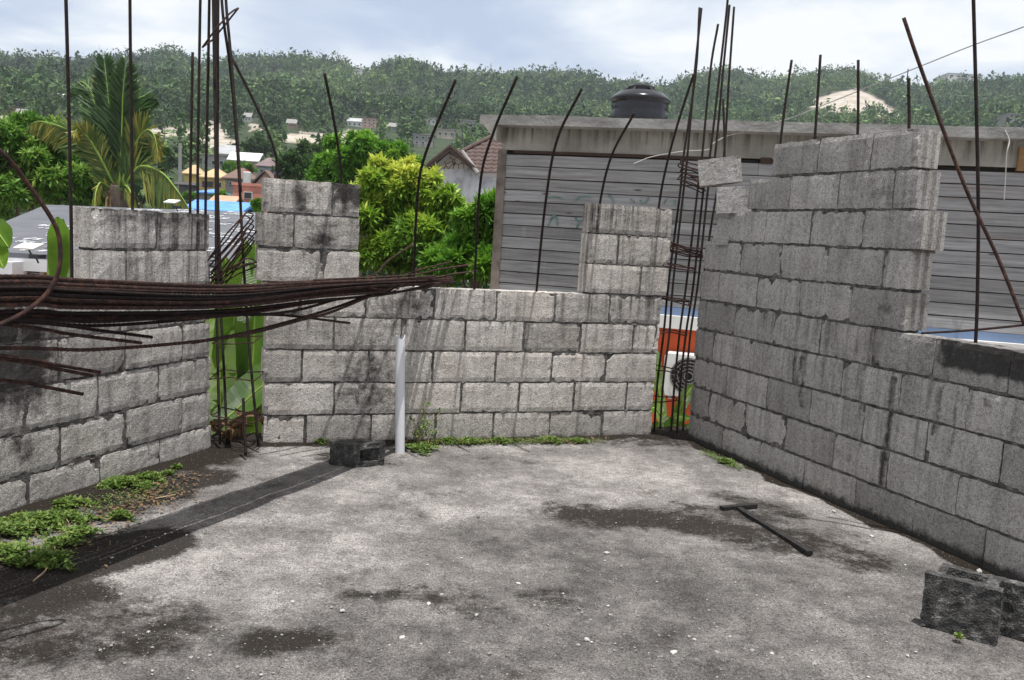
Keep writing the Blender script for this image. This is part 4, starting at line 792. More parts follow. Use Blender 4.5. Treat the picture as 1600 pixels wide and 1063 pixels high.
# black tank on a far roof, grey pole, white drum
M_TANK = plain('black_polythene', (.012, .012, .018), .22, .2, 3, 0, .5)
def lathe(mb, c_, prof, seg=32, mi=0):
    V = [c_+np.array([r*math.cos(2*math.pi*k/seg), r*math.sin(2*math.pi*k/seg), z]) for r, z in prof for k in range(seg)]
    mb.add(V, [(i*seg+k, i*seg+(k+1) % seg, (i+1)*seg+(k+1) % seg, (i+1)*seg+k) for i in range(len(prof)-1) for k in range(seg)], mi)
c_ = atY(433.5, 283, 64); mb = MB(); lathe(mb, c_, [(0, 0), (.24, 0), (.25, .05), (.25, .35), (.27, .38), (.27, .44), (.25, .47), (.25, .88), (.2, 1.0), (.1, 1.04), (0, 1.05)], 20); tag(mb.build('water_tank', M_TANK, None, True), 'small black water tank seen just above the left pillar top', 'water tank')
c_ = atY(281.5, 300, 80); mb = MB(); tube(mb, [c_-zv*4, atY(281.5, 224, 80)], [.2, .15], 10); tag(mb.build('utility_pole', M_GREYC), 'plain grey concrete pole standing among the houses right of the palm', 'pole')
c_ = atY(386, 276, 80); mb = MB(); lathe(mb, c_, [(0, -.8), (.36, -.8), (.36, .35), (.3, .42), (0, .45)], 16); tg = tag(mb.build('water_tank', M_WHITE), 'white drum with a red lid above the pink house', 'water tank'); mb = MB(); lathe(mb, c_, [(.0, .43), (.22, .44), (.2, .56), (0, .58)], 14); mb.build('lid', color_mat('red_lid', (.5, .06, .05)), tg)

# ------------------------------------------------------------------ forest on the hills (one mass, far off)
def forest():
    nT = 26000; az = np.radians(rng.uniform(-36, 36, nT)); r = 95+650*rng.random(nT)**.62; r[:1600] = rng.uniform(47, 110, 1600); x, y = r*np.sin(az), r*np.cos(az); z = terrain(x, y); px, py = proj(np.stack([x, y, z+2], -1))
    bz = (vnoise(x/30, y/30, 5)); keep = ~bare_at(px, py+3, r) & ((r > 210) | (rng.random(nT) < .6))
    q = inpoly(px, py-6, QUARRY) & (r < 250); keep &= ~q
    for (a0, a1, b0, b1, Yd) in HRECT:
        hpx = 6.5*F/np.maximum(r, 1); keep &= ~((px > a0-4) & (px < a1+4) & (py-hpx*.7 < b1) & (py > b0) & (r < Yd*1.03+3))
    pch = bare_at(px, py-7, r) & (rng.random(nT) < .6); keep &= ~pch
    x, y, z, r = x[keep], y[keep], z[keep], r[keep]; nT = len(x); s_ = rng.uniform(.7, 1.35, nT)*np.interp(r, [45, 90, 250, 700], [.34, .55, .85, 1.1]); s_ = s_*(1+.5*(rng.random(nT) < .15)); hgt = rng.uniform(3.0, 6.6, nT)*s_
    per = 26; tone = np.clip(.36+.7*(vnoise(x/45, y/45, 12)-.5)+rng.normal(0, .25, nT), 0, 1); thin = rng.random(nT) < .28
    d = rand_dir(nT*per); rad = (1-.55*rng.random(nT*per)**1.5)[:, None]; sc = np.repeat(np.stack([s_*rng.uniform(1.5, 2.6, nT)*np.where(thin, .6, 1)]*2+[hgt*.42], -1), per, 0)
    cen_ = np.repeat(np.stack([x, y, z+hgt*.62], -1), per, 0); P = cen_+d*rad*sc; L = np.repeat(s_, per)*rng.uniform(.7, 1.7, nT*per)
    V, Fq, t_ = leaf_quads(P, rand_dir(nT*per)+np.array([0, 0, .15]), rand_dir(nT*per)*.7+zv, L, L*.62, np.clip(np.repeat(tone, per)+rng.normal(0, .1, nT*per), 0, 1))
    # pale bare trunks and dead branches poking out of the crowns
    tk = rng.random(nT) < .28; bx, by, bzz, bh = x[tk], y[tk], z[tk], hgt[tk]; m_ = len(bx); w_ = .10+.05*rng.random(m_); lean = rng.normal(0, .25, (m_, 2))*bh[:, None]*.5
    top_ = np.stack([bx+lean[:, 0], by+lean[:, 1], bzz+bh*rng.uniform(.9, 1.35, m_)], -1); b0 = np.stack([bx, by, bzz-.5], -1)
    e1 = np.array([1., 0, 0]); e2 = np.array([0, 1., 0]); Vt = []; Ft = []; 
    ring = [(e1*1-e2*.6), (-e1*1-e2*.6), (e2*1.2)]
    Vt = np.stack([b0+q*w_[:, None] for q in ring]+[top_+q*w_[:, None]*.4 for q in ring], 1).reshape(-1, 3); k = np.arange(m_)[:, None]*6
    Ft = np.concatenate([k+np.array([[0, 1, 4, 3]]), k+np.array([[1, 2, 5, 4]]), k+np.array([[2, 0, 3, 5]])], 0)
    nF = len(Fq); o = np_mesh('forest', np.concatenate([V, Vt]), np.concatenate([Fq, Ft+len(V)]), [M_FOREST, M_DEADW], {'tone': np.concatenate([t_, np.full(len(Vt), .5)])})
    mi = np.zeros(len(o.data.polygons), np.int32); mi[nF:] = 1; o.data.polygons.foreach_set('material_index', mi); return tag(o, kind='stuff')
M_DEADW = plain('pale_dead_wood', (.17, .155, .135), .95, .3, 1.)
forest()
# town trees one can tell apart
for i, (x, y, rpx, Yd, lab) in enumerate(((360, 262, 13, 108, 'bright green tree in front of the white zinc roof'), (385, 264, 13, 106, 'rounded green tree left of the blue grey house'), (405, 232, 24, 150, 'wide dark flat topped tree right of the bar cage'), (460, 258, 30, 60, 'dark tree with drooping leaves between the bent bar and the straight one'), (487, 240, 26, 75, 'tall dark evergreen left of the round bright tree'), (474, 276, 22, 68, 'pale green bush tree above the left pillar top'), (255, 250, 24, 110, 'dark green tree right of the palm fronds'), (300, 235, 22, 150, 'dark tree above the long concrete building'), (347, 309, 13, 60, 'green bush beside the orange roofed shack'), (405, 322, 12, 30, 'bright bush at the foot of the pink house'), (296, 306, 9, 66, 'small tree beside the blue tarpaulin house'), (520, 280, 20, 40, 'green bush tree behind the straight bar of the left pillar'))):
    c_ = atY(x, y, Yd); r = rpx*Yd/F; dk = i in (2, 3, 4, 6, 7)
    tree('tree', lab, [(c_, r*.8), (c_+np.array([r*.6, 0, -.15*r]), r*.6), (c_+np.array([-r*.6, .2*r, -.1*r]), r*.6), (c_+np.array([.1*r, -.3*r, -.5*r]), r*.55)], (c_[0], c_[1], min(c_[2]-r*1.6, terrain(np.array([c_[0]]), np.array([c_[1]]))[0]-.3)), 420, 9, r*.16+.05, r*.06+.02, M_DARKG if dk else M_ROUND, trunk_r=r*.09)
# near trees
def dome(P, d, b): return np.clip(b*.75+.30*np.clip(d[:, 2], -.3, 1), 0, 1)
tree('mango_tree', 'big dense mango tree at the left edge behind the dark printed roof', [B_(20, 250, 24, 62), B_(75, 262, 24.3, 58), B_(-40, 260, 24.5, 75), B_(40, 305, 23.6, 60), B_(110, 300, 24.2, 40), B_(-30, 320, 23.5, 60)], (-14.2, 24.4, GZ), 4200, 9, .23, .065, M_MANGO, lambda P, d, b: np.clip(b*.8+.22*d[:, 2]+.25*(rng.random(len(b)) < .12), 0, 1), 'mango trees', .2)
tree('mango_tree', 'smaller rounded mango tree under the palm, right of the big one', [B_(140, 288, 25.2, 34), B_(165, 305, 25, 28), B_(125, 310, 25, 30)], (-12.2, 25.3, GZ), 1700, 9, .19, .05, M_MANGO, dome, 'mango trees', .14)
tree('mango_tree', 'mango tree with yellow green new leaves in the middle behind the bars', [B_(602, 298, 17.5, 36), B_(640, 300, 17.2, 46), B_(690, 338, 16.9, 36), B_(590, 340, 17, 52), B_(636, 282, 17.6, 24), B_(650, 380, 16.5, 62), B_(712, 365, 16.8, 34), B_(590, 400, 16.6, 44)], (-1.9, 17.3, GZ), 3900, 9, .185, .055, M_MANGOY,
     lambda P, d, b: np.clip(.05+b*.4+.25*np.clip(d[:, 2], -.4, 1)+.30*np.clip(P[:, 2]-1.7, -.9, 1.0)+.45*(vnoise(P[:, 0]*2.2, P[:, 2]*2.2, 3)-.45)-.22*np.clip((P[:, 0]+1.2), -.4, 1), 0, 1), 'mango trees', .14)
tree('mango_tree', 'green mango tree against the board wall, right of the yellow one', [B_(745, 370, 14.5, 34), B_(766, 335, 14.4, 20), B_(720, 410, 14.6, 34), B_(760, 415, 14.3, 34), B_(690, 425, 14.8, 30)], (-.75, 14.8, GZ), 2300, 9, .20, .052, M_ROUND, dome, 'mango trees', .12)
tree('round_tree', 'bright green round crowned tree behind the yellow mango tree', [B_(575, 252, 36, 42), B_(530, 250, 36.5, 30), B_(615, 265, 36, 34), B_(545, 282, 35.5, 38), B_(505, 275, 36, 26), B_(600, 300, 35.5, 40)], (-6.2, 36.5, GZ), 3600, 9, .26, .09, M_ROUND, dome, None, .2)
# coconut palm
def palm():
    Yd = 22.; base = atY(186, 306, Yd); root = thing('palm_tree', 'coconut palm with yellowing drooping fronds rising over the dark printed roof', 'palm tree', (base[0]+.2, base[1], GZ))
    mb = MB(); ft = np.array([base[0]+.3, base[1]+.1, GZ]); tube(mb, catmull([ft, (ft+base)/2+np.array([.1, 0, 0]), base-zv*.2, base+zv*.25]), list(np.linspace(.2, .15, 12))+[.22]*7, 12); put(mb.build('trunk', M_BARK, None, True), root)
    fr = [([(186, 300), (176, 230), (170, 160), (163, 95)], 0, .25, 62), ([(186, 300), (190, 220), (192, 150), (196, 103)], -.3, .3, 50), ([(186, 298), (200, 220), (215, 160), (228, 150), (240, 152)], .2, .45, 48), ([(184, 298), (160, 220), (145, 150), (128, 128), (113, 138)], .3, .45, 52),
          ([(184, 300), (150, 240), (110, 205), (65, 190), (48, 194)], -.2, .7, 60), ([(184, 302), (165, 262), (140, 218), (122, 203), (118, 206)], -.5, .8, 50), ([(186, 302), (205, 240), (225, 205), (240, 210), (247, 240)], -.4, .75, 52), ([(187, 305), (215, 262), (250, 268), (275, 295), (293, 322)], -.7, .75, 66), ([(184, 304), (168, 290), (158, 262), (148, 240)], .5, .9, 40), ([(186, 300), (178, 240), (172, 190), (175, 150)], .6, .4, 46), ([(187, 300), (205, 250), (232, 222), (262, 230)], .5, .6, 44), ([(185, 305), (196, 290), (206, 305), (210, 330)], -.6, .85, 30), ([(184, 305), (160, 285), (150, 300), (148, 330)], -.5, .85, 30)]
    for fi, (px, dy, yel, nl) in enumerate(fr):
        n_ = len(px); P = catmull([atY(x, y, Yd+dy*i/(n_-1)*1.6) for i, (x, y) in enumerate(px)], 8); P = np.array(P); mb = MB(); tube(mb, P, list(np.linspace(.035, .006, len(P))), 5); rach = put(mb.build('frond', M_STALK), root)
        S_ = np.concatenate([[0], np.cumsum(np.linalg.norm(np.diff(P, axis=0), axis=1))]); tt = np.linspace(.14, 1, nl)*S_[-1]; C_ = np.stack([np.interp(tt, S_, P[:, k]) for k in range(3)], -1); T_ = np.gradient(C_, axis=0); T_ /= np.linalg.norm(T_, axis=1, keepdims=True)
        view = np.array([.15, -1, .25]); sd = np.cross(T_, view); sd /= np.linalg.norm(sd, axis=1, keepdims=True); CC, DD, LL, TN = [], [], [], []
        for sg in (-1, 1):
            prog = np.linspace(0, 1, nl); ln = ((.95 if fi == 7 else .56)*np.sin(np.pi*(.18+.78*prog))**.7+.12)*min(1., S_[-1]/2.6)
            for lay in range(3):
                fl_ = np.clip(1-T_[:, 2], 0, 1)[:, None]; D_ = sd*sg*(.55-.25*fl_)+T_*(.85-.35*fl_)+rng.normal(0, .1, (nl, 3)); D_[:, 2] -= (.12+1.15*fl_[:, 0]**1.3); CC.append(C_+T_*rng.normal(0, .02, (nl, 1))); DD.append(D_); LL.append(ln*rng.uniform(.8, 1.1, nl)); TN.append(np.clip(yel*.62*np.ones(nl)+.25*(prog*(yel > .65))+rng.normal(0, .12, nl), 0, 1))
        CC, DD, LL, TN = map(np.concatenate, (CC, DD, LL, TN)); V, Fq, t_ = leaf_quads(CC, DD, np.tile(view, (len(CC), 1))+rand_dir(len(CC))*.4, LL, .055, TN)
        lf = np_mesh('leaflets', V, Fq, M_PALM, {'tone': t_}); lf.parent = rach
    mb = MB()
    for _ in range(9): tube(mb, catmull([base-zv*.1, base+rand_dir(1)[0]*.3+zv*.05, base+rng.normal(0, .45, 3)*np.array([1, 1, .3])-zv*.35]), .02, 5)
    put(mb.build('dead_stalk', M_DRY), root)
palm()
# banana plants behind the gaps
def banana_leaf(mb, P, wid, nrm, tone, seed=0):
    P = np.array(catmull(P, 7)); n_ = len(P); T_ = np.gradient(P, axis=0); T_ /= np.linalg.norm(T_, axis=1, keepdims=True); sd = np.cross(T_, np.asarray(nrm, float)); sd /= np.linalg.norm(sd, axis=1, keepdims=True); V = []; U = []; A = []
    for i in range(n_):
        q = i/(n_-1); w_ = wid*min(1, (q/.14)**.6)*min(1, ((1-q)/.22)**.6+.02)
        for k, a in enumerate((-1, -.5, 0, .5, 1)):
            nrmv = np.cross(sd[i], T_[i]); V.append(P[i]+sd[i]*a*w_*(1+.05*nz((q*9, a, seed), 2))+nrmv*(abs(a)*w_*.28+(.02*nz((q*14, a*2, seed+5), 1.5)))); U.append((a, q*2)); A.append(np.clip(tone+.3*(abs(a) < .1)+.12*nz((q*3, a, seed), 1), 0, 1))
    mb.add(V, [(i*5+k, i*5+k+1, i*5+k+6, i*5+k+5) for i in range(n_-1) for k in range(4)], 0, U, tone=A)
def banana(label, foot, leaves):
    root = thing('banana_plant', label, 'banana plant', tuple(foot), 'banana plants behind the walls')
    mb = MB(); tp = np.mean([l[0][0] for l in leaves], axis=0); tube(mb, catmull([foot, (np.array(foot)+tp)/2, tp]), list(np.linspace(.13, .06, 13)), 12); put(mb.build('trunk', M_STALK, None, True), root)
    for i, (P, w_, nm_, tn) in enumerate(leaves):
        mb = MB(); banana_leaf(mb, P, w_, nm_, tn, i*3+len(label)); o = put(mb.build('leaf', M_BANANA, None, True), root); m2 = MB(); Q = np.array(catmull(P, 7)); tube(m2, Q-np.cross(np.cross(np.gradient(Q, axis=0), nm_), np.gradient(Q, axis=0))*0, list(np.linspace(.014, .004, len(Q))), 6); rb_ = m2.build('midrib', M_STALK, None, True); rb_.parent = o
Yb = 6.3
banana('banana plant with broad leaves filling the narrow left gap', (atY(370, 700, Yb)[0], Yb, GZ), [([atY(352, 720, Yb), atY(356, 600, Yb), atY(366, 500, Yb-.1), atY(386, 375, Yb-.15)], .13, (.4, -1, .3), .55), ([atY(372, 725, Yb+.15), atY(392, 600, Yb), atY(398, 500, Yb), atY(400, 372, Yb)], .14, (-.3, -1, .2), .35), ([atY(345, 715, Yb-.05), atY(344, 610, Yb-.1), atY(340, 520, Yb-.1), atY(334, 440, Yb-.1)], .12, (.2, -1, .2), .8),
    ([atY(330, 672, Yb-.1), atY(365, 645, Yb-.2), atY(415, 600, Yb-.25), atY(470, 570, Yb-.2)], .16, (.1, -.7, .8), .3), ([atY(335, 700, Yb-.1), atY(375, 690, Yb-.2), atY(420, 655, Yb-.25), atY(470, 650, Yb-.2)], .13, (.1, -.7, .8), .5), ([atY(375, 730, Yb+.25), atY(372, 620, Yb+.3), atY(362, 500, Yb+.3), atY(352, 400, Yb+.2)], .16, (.1, -1, .2), .45)])
Yb2 = 6.9
banana('banana plant whose single leaf stands behind the left pillar edge', (atY(98, 700, Yb2)[0], Yb2, GZ), [([atY(90, 560, Yb2), atY(92, 450, Yb2), atY(93, 380, Yb2), atY(90, 338, Yb2-.1)], .085, (.5, -1, .2), .6), ([atY(100, 560, Yb2+.1), atY(104, 460, Yb2+.1), atY(104, 390, Yb2+.1), atY(98, 342, Yb2)], .075, (-.4, -1, .2), .35)])
Yb3 = 6.2
banana('banana plant cut by the left picture edge with two drooping leaves', (atY(-60, 700, Yb3)[0], Yb3, GZ), [([atY(-60, 420, Yb3), atY(-35, 365, Yb3), atY(-10, 358, Yb3-.05), atY(14, 388, Yb3-.1)], .09, (.1, -.6, .8), .4), ([atY(-60, 440, Yb3), atY(-35, 400, Yb3), atY(-12, 390, Yb3-.1), atY(6, 420, Yb3-.15)], .08, (.1, -.6, .8), .6)])
Yb4 = 7.3
banana('young banana plant with pale arching leaves in the right corner gap', (atY(1045, 800, Yb4)[0], Yb4, GZ), [([atY(1040, 760, Yb4), atY(1034, 650, Yb4), atY(1028, 600, Yb4), atY(1027, 545, Yb4)], .045, (.3, -1, .3), .6), ([atY(1046, 760, Yb4), atY(1036, 670, Yb4-.1), atY(1026, 640, Yb4-.15), atY(1012, 640, Yb4-.2)], .06, (.3, -.8, .5), .8), ([atY(1050, 760, Yb4), atY(1058, 660, Yb4-.05), atY(1072, 620, Yb4-.1), atY(1086, 600, Yb4-.1)], .05, (-.3, -1, .4), .5), ([atY(1052, 770, Yb4+.1), atY(1048, 690, Yb4), atY(1056, 655, Yb4-.1), atY(1080, 655, Yb4-.2)], .05, (0, -.8, .6), .7), ([atY(1044, 770, Yb4), atY(1040, 700, Yb4), atY(1030, 668, Yb4-.1), atY(1016, 675, Yb4-.2)], .05, (0, -.8, .6), .45), ([atY(1050, 770, Yb4+.1), atY(1062, 700, Yb4), atY(1074, 672, Yb4-.1), atY(1090, 668, Yb4-.2)], .05, (0, -.8, .6), .3)])
# dead leaves in the foot of the left gap
mb = MB(); V = []
for _ in range(16):
    a = atY(rng.uniform(336, 398), rng.uniform(668, 700), rng.uniform(4.95, 5.2)); banana_leaf(mb, [a, a+rng.normal(0, .05, 3)+zv*.03, a+rng.normal(0, .09, 3)-zv*.02], .018, (.2, -.8, .5), .4)
tag(mb.build('dead_leaves', M_DRY), 'curled brown dead leaves heaped at the foot of the left gap', 'dead leaves')

# ------------------------------------------------------------------ the boarded house on the right
WB = Wall(105, 0, 0); WB.d = float(atY(850, 330, 11.0) @ WB.n)
n = N('weathered_board'); uv = n.co('UV', (1.3, 28, 1)); g_ = n.noise(uv, 1.0, 6, .7); v = n.co()
c = n.ramp(g_, (.3, (.14, .138, .138)), (.5, (.245, .243, .245)), (.7, (.35, .345, .345)))
tn = n.attr('tone'); c = n.mix(1.0, c, n.ramp(tn, (0, (.66, .64, .63)), (.5, (.95, .95, .97)), (1, (1.2, 1.2, 1.25))), 'MULTIPLY')
kn = n('ShaderNodeTexVoronoi', {'Vector': n.co('UV', (1.6, 6.67, 1)), 'Scale': 1.0}); c = n.mix(n.math('MULTIPLY', n.g(kn.outputs['Distance'], .11, .05), .8), c, (.03, .025, .025))
pk = n.noise(n.co('UV', (.8, 9, 1)), 1., 4); c = n.mix(n.math('MULTIPLY', n.g(pk, .58, .7), .4), c, (.24, .17, .16)); dr = n.noise(n.co('UV', (9, .5, 1)), 1., 3); c = n.mix(n.math('MULTIPLY', n.g(dr, .6, .68), .25), c, (.34, .34, .35))
M_BOARD = n.done(c, .85, g_, .4, .006, .2)
n = N('stained_plaster'); v = n.co(); dr = n.noise(n.co('UV', (14, .7, 1)), 1., 4, .6); b_ = n.noise(v, 1.5, 5, .65)
c = n.mix(n.g(b_, .35, .65), (.20, .19, .175), (.36, .345, .32)); tpn = n.attr('damp'); c = n.mix(n.math('MULTIPLY', n.math('MULTIPLY', n.g(dr, .48, .64), tpn), .85), c, (.05, .045, .04)); M_PLAS = n.done(c, .9, n.noise(v, 30, 4), .3, .01)
n = N('slab_edge'); v = n.co(); b_ = n.noise(n.co('UV', (2, 6, 1)), 1.0, 6, .7); M_EDGE = n.done(n.ramp(b_, (.3, (.14, .135, .128)), (.5, (.26, .255, .25)), (.72, (.38, .375, .365))), .9, n.noise(v, 25, 4), .6, .02)
M_TRIMG = plain('weathered_trim', (.17, .14, .125), .9, .45, 5); M_BLUEP = color_mat('blue_band_paint', (.15, .21, .33)); M_ORANGE = plain('orange_wall_paint', (.50, .085, .025), .8, .12, 1.0); M_RUSTT = plain('rusty_trim', (.05, .032, .025), .9, .4, 5); M_DKGAP = plain('dark_gap', (.02, .017, .015), .95, .3, 5); M_WOOD = plain('orange_wood', (.26, .15, .075), .8, .3, 6)
sB = lambda x, y: float(WB.hit(x, y) @ WB.u); zB = lambda x, y, o=0.: float(WB.hit(x, y, o)[2])
s_l = sB(781, 330); s_r = s_l+13.5; z_bd = zB(800, 241); z_bot = zB(1060, 481); z_led = zB(1060, 493); z_or = zB(1060, 513)
of = -.26; zs1 = zB(900, 182.5, of); zs0 = zB(900, 198, of)
hroot = thing('house', 'weathered grey boarded house with a concrete slab roof and orange lower wall on the right', 'house', tuple(WB.pt((s_l+s_r)/2, 0, GZ)))
mb = MB(); z = z_bot; i = 0; pit = (z_bd-z_bot)/round((z_bd-z_bot)/.1507)
while z < z_bd-.02:
    cuts = [s_l, s_l+rng.uniform(2.5, 4.5), s_l+rng.uniform(6, 8), s_l+rng.uniform(9, 11), s_r]
    for a, b in zip(cuts, cuts[1:]):
        tn = random.random(); nx = 14; V = []; U = []; wob = random.uniform(0, 9)
        for k in range(nx+1):
            s_ = a+.002+(b-a-.004)*k/nx; dz = nz((s_*.7, wob, i), 1)*.003
            for (o_, zz_) in ((-.02, z+.004), (.022, z+.006+dz), (.016, z+pit-.006+dz), (-.02, z+pit-.004)): V.append(WB.pt(s_, o_, zz_)); U.append((s_+i*3.3, zz_))
        Fs = [(k*4+q, (k+1)*4+q, (k+1)*4+q+1, k*4+q+1) for k in range(nx) for q in range(3)]+[(0, 1, 2, 3), (nx*4+3, nx*4+2, nx*4+1, nx*4)]
        mb.add(V, Fs, 0, U, tone=tn)
    z += pit; i += 1
put(mb.build('board_cladding', M_BOARD), hroot)
def wb_box(name, mat, s0, s1, o0, o1, z0, z1, par=hroot, sub=14, damp=(0., 1.)):
    mb = MB(); V = []; U = []; Dm = []
    for k in range(sub+1):
        s_ = s0+(s1-s0)*k/sub
        for q, (o_, zz_) in enumerate(((o0, z0), (o1, z0), (o1, z1), (o0, z1))): V.append(WB.pt(s_, o_, zz_+(nz((s_*2.3, q, 1), 1)*.012 if name == 'roof_slab' else 0))); U.append((s_, zz_)); Dm.append(damp[0] if q < 2 else damp[1])
    Fs = [(k*4+q, k*4+(q+1) % 4, (k+1)*4+(q+1) % 4, (k+1)*4+q) for k in range(sub) for q in range(4)]+[(0, 3, 2, 1), tuple(sub*4+q for q in range(4))]
    mb.add(V, Fs, 0, U, damp=Dm); return put(mb.build(name, mat), par)
wb_box('backing', M_DKGAP, s_l+.03, s_r-.03, -.22, -.021, z_bot+.01, z_bd+.03)
wb_box('plaster_beam', M_PLAS, s_l-.02, s_r, -.2, .01, z_bd+.05, zs0+.004)
wb_box('rusty_strip', M_RUSTT, sB(803, 236), sB(1150, 250), .0, .02, z_bd+.012, z_bd+.048)
wb_box('roof_slab', M_EDGE, float(WB.hit(750, 185, of) @ WB.u), s_r+.5, -9.5, -of, zs0, zs1, sub=40)
ss_ = float(WB.hit(750, 185, of) @ WB.u); wb_box('corner_trim', M_TRIMG, s_l-.06, s_l+.05, -.15, .035, GZ+3.0, z_bd+.045); wb_box('end_wall', M_BOARD, s_l-.05, s_l+.02, -9., -.16, z_bot, zs0-.004)
mb = MB(); prism(mb, [(0.02, 0), (.30, 0), (.02, -.26)], 0, s_r-s_l, (WB.pt(s_l, 0, zs0+.002), WB.n, zv, WB.u)); 
mb2 = MB(); prism(mb2, [(s_l-ss_-.02, 0), (.05, 0), (s_l-ss_-.02, -.2)], -2., .3, (WB.pt(ss_, 0, zs0+.002), WB.u, zv, WB.n)); put(mb2.build('soffit', M_PLAS), hroot)
wb_box('blue_band', M_BLUEP, s_l, s_r, -.15, .024, z_led, z_bot+.002); wb_box('ledge', M_WHITE, s_l-.1, s_r, -.15, .12, z_or, z_led-.002); wb_box('wall', M_ORANGE, s_l, s_r, -9, 0, GZ-.2, z_or-.002)
wb_box('wooden_bracket', M_WOOD, sB(1589, 240), sB(1603, 240), .02, .09, zB(1590, 268), zB(1590, 231)); wb_box('wooden_block', M_RUSTT, sB(1188, 252), sB(1206, 252), .02, .05, zB(1195, 256), zB(1195, 247))
# faded painted strokes on the boards: copied as they can be read
M_GREEN = plain('faded_green_paint', (.13, .22, .20), .9, .5, 12)
mb = MB()
def stroke(pts, w_=.018):
    P = [WB.hit(*p, -.026) for p in pts]; tube(mb, catmull(P, 4), w_*.5, 6)
for s_ in ([(855, 309), (868, 308), (880, 311)], [(898, 313), (910, 307), (925, 308)], [(951, 305), (957, 312), (959, 321)], [(1000, 313), (1005, 318), (1011, 314), (1013, 308)], [(985, 311), (992, 317)], [(1037, 318), (1042, 311)], [(1054, 312), (1055, 322)], [(1066, 318), (1067, 326)]): stroke(s_)
for s_ in ([(856, 353), (863, 339)], [(863, 338), (869, 339), (871, 352)], [(901, 356), (909, 343)], [(899, 340), (903, 346)]): stroke(s_, .024)
put(mb.build('paint_marks', M_GREEN), hroot)
# air conditioner on the orange wall
a0, a1, b0, b1 = sB(1040, 580), sB(1040, 580)+.80, zB(1050, 612), zB(1050, 548)
ac = thing('air_conditioner', 'white outdoor air conditioner unit on the orange wall seen through the corner gap', 'air conditioner', tuple(WB.pt((a0+a1)/2, .2, b0)))
def rbox(mb, s0, s1, o0, o1, z0, z1, bev=.03):
    P = [(s0+bev, z0), (s1-bev, z0), (s1, z0+bev), (s1, z1-bev), (s1-bev, z1), (s0+bev, z1), (s0, z1-bev), (s0, z0+bev)]; prism(mb, P, o0, o1, (np.zeros(3)+WB.n*WB.d, WB.u, zv, WB.n))
mb = MB(); rbox(mb, a0, a1, .02, .30, b0, b1); put(mb.build('body', M_WHITE), ac)
cs_, cz = a0+.30, (b0+b1)/2+.0; mb = MB(); P = [(cs_+.22*math.cos(k*math.pi/16), cz+.22*math.sin(k*math.pi/16)) for k in range(32)]; prism(mb, P, .301, .306, (WB.n*WB.d, WB.u, zv, WB.n)); put(mb.build('fan_opening', M_DKGAP), ac)
mb = MB()
for r in (.05, .09, .13, .17, .21): tube(mb, [WB.pt(cs_+r*math.cos(k*math.pi/14), .318, cz+r*math.sin(k*math.pi/14)) for k in range(28)], .0035, 5, closed=True)
for k in range(20): tube(mb, [WB.pt(cs_+.04*math.cos(k*math.pi/10), .316, cz+.04*math.sin(k*math.pi/10)), WB.pt(cs_+.22*math.cos(k*math.pi/10+.3), .314, cz+.22*math.sin(k*math.pi/10+.3))], .0016, 5)
put(mb.build('fan_grille', M_WIRE), ac); mb = MB()
for q in (a0+.1, a1-.1): box(mb, WB.pt(q, .16, b0-.02), WB.u*.02, WB.n*.15, zv*.02)
put(mb.build('bracket', M_GREYC), ac)
# black water tank on the roof slab
tc = atY(998.5, 183, 17.0); tc = np.array([tc[0], 16.6, zs1+.01]); tc[0] = atY(998.5, 183, 16.6)[0]; k_ = 87*16.6/F/2; dzT = atY(998, 185, 16.6)[2]-tc[2]
ztop = atY(998, 158, 16.6)[2]-tc[2]; zlid = atY(998, 140, 16.6)[2]-tc[2]+.03
pr_ = [(0, 0), (k_*.97, 0)]; zq = 0.0
for i in range(6): z0_ = ztop*i/6; pr_ += [(k_*.97, z0_+.02), (k_*1.0, z0_+ztop/12), (k_*.97, z0_+ztop/6-.02)]
pr_ += [(k_*1.03, ztop-.02), (k_*1.04, ztop+.03), (k_*.97, ztop+.06), (k_*.8, ztop+.06+(zlid-ztop)*.35), (k_*.45, zlid-.05), (k_*.2, zlid-.02), (0, zlid-.015)]
mb = MB(); lathe(mb, tc, pr_, 48); tk = tag(mb.build('water_tank', M_TANK, None, True), 'large black ribbed water tank standing on the concrete slab roof', 'water tank')
mb = MB(); lathe(mb, tc, [(0, zlid-.03), (.24, zlid-.05), (.25, zlid+.01), (.2, zlid+.05), (0, zlid+.06)], 24)
for k in range(6):
    an = k*math.pi/3; d_ = np.array([math.cos(an), math.sin(an), 0]); tube(mb, [tc+d_*.2+zv*(zlid-.01), tc+d_*k_*.5+zv*(zlid-.035), tc+d_*k_*.85+zv*(ztop+.09)], .022, 6)
mb.build('lid', M_TANK, tk)
# wires
mb = MB(); tube(mb, catmull([atY(1185, 193, 11.2), atY(1225, 188, 11.), atY(1290, 163, 10.6), atY(1420, 111, 9.8), atY(1520, 71, 9.2), atY(1600, 42, 8.7), atY(1690, 5, 8.2)]), .006, 6); tag(mb.build('overhead_wire', M_WIRE), 'thin grey wire rising from the slab roof edge to the upper right corner', 'wire')
M_ROPE = plain('pale_rope', (.5, .49, .47), .9)
mb = MB(); Yr = 10.2; tube(mb, catmull([atY(1200, 200, Yr), atY(1188, 191, Yr), atY(1175, 197, Yr), atY(1160, 207, Yr), atY(1135, 213, Yr), atY(1112, 226, Yr), atY(1106, 234, Yr), atY(1072, 236, Yr), atY(1045, 240, Yr), atY(1015, 246, Yr), atY(990, 256, Yr)]), .0042, 5); tag(mb.build('rope', M_ROPE), 'frayed pale cord looping from the roof edge in front of the board wall', 'rope')
mb = MB(); tube(mb, catmull([WB.hit(1570, 203, -.28), WB.hit(1577, 220, -.28), WB.hit(1573, 240, -.3), WB.hit(1571, 280, -.1), WB.hit(1569, 312, -.06)]), .006, 5); tag(mb.build('rope', M_ROPE), 'pale string hanging down from the slab edge at the far right', 'rope')

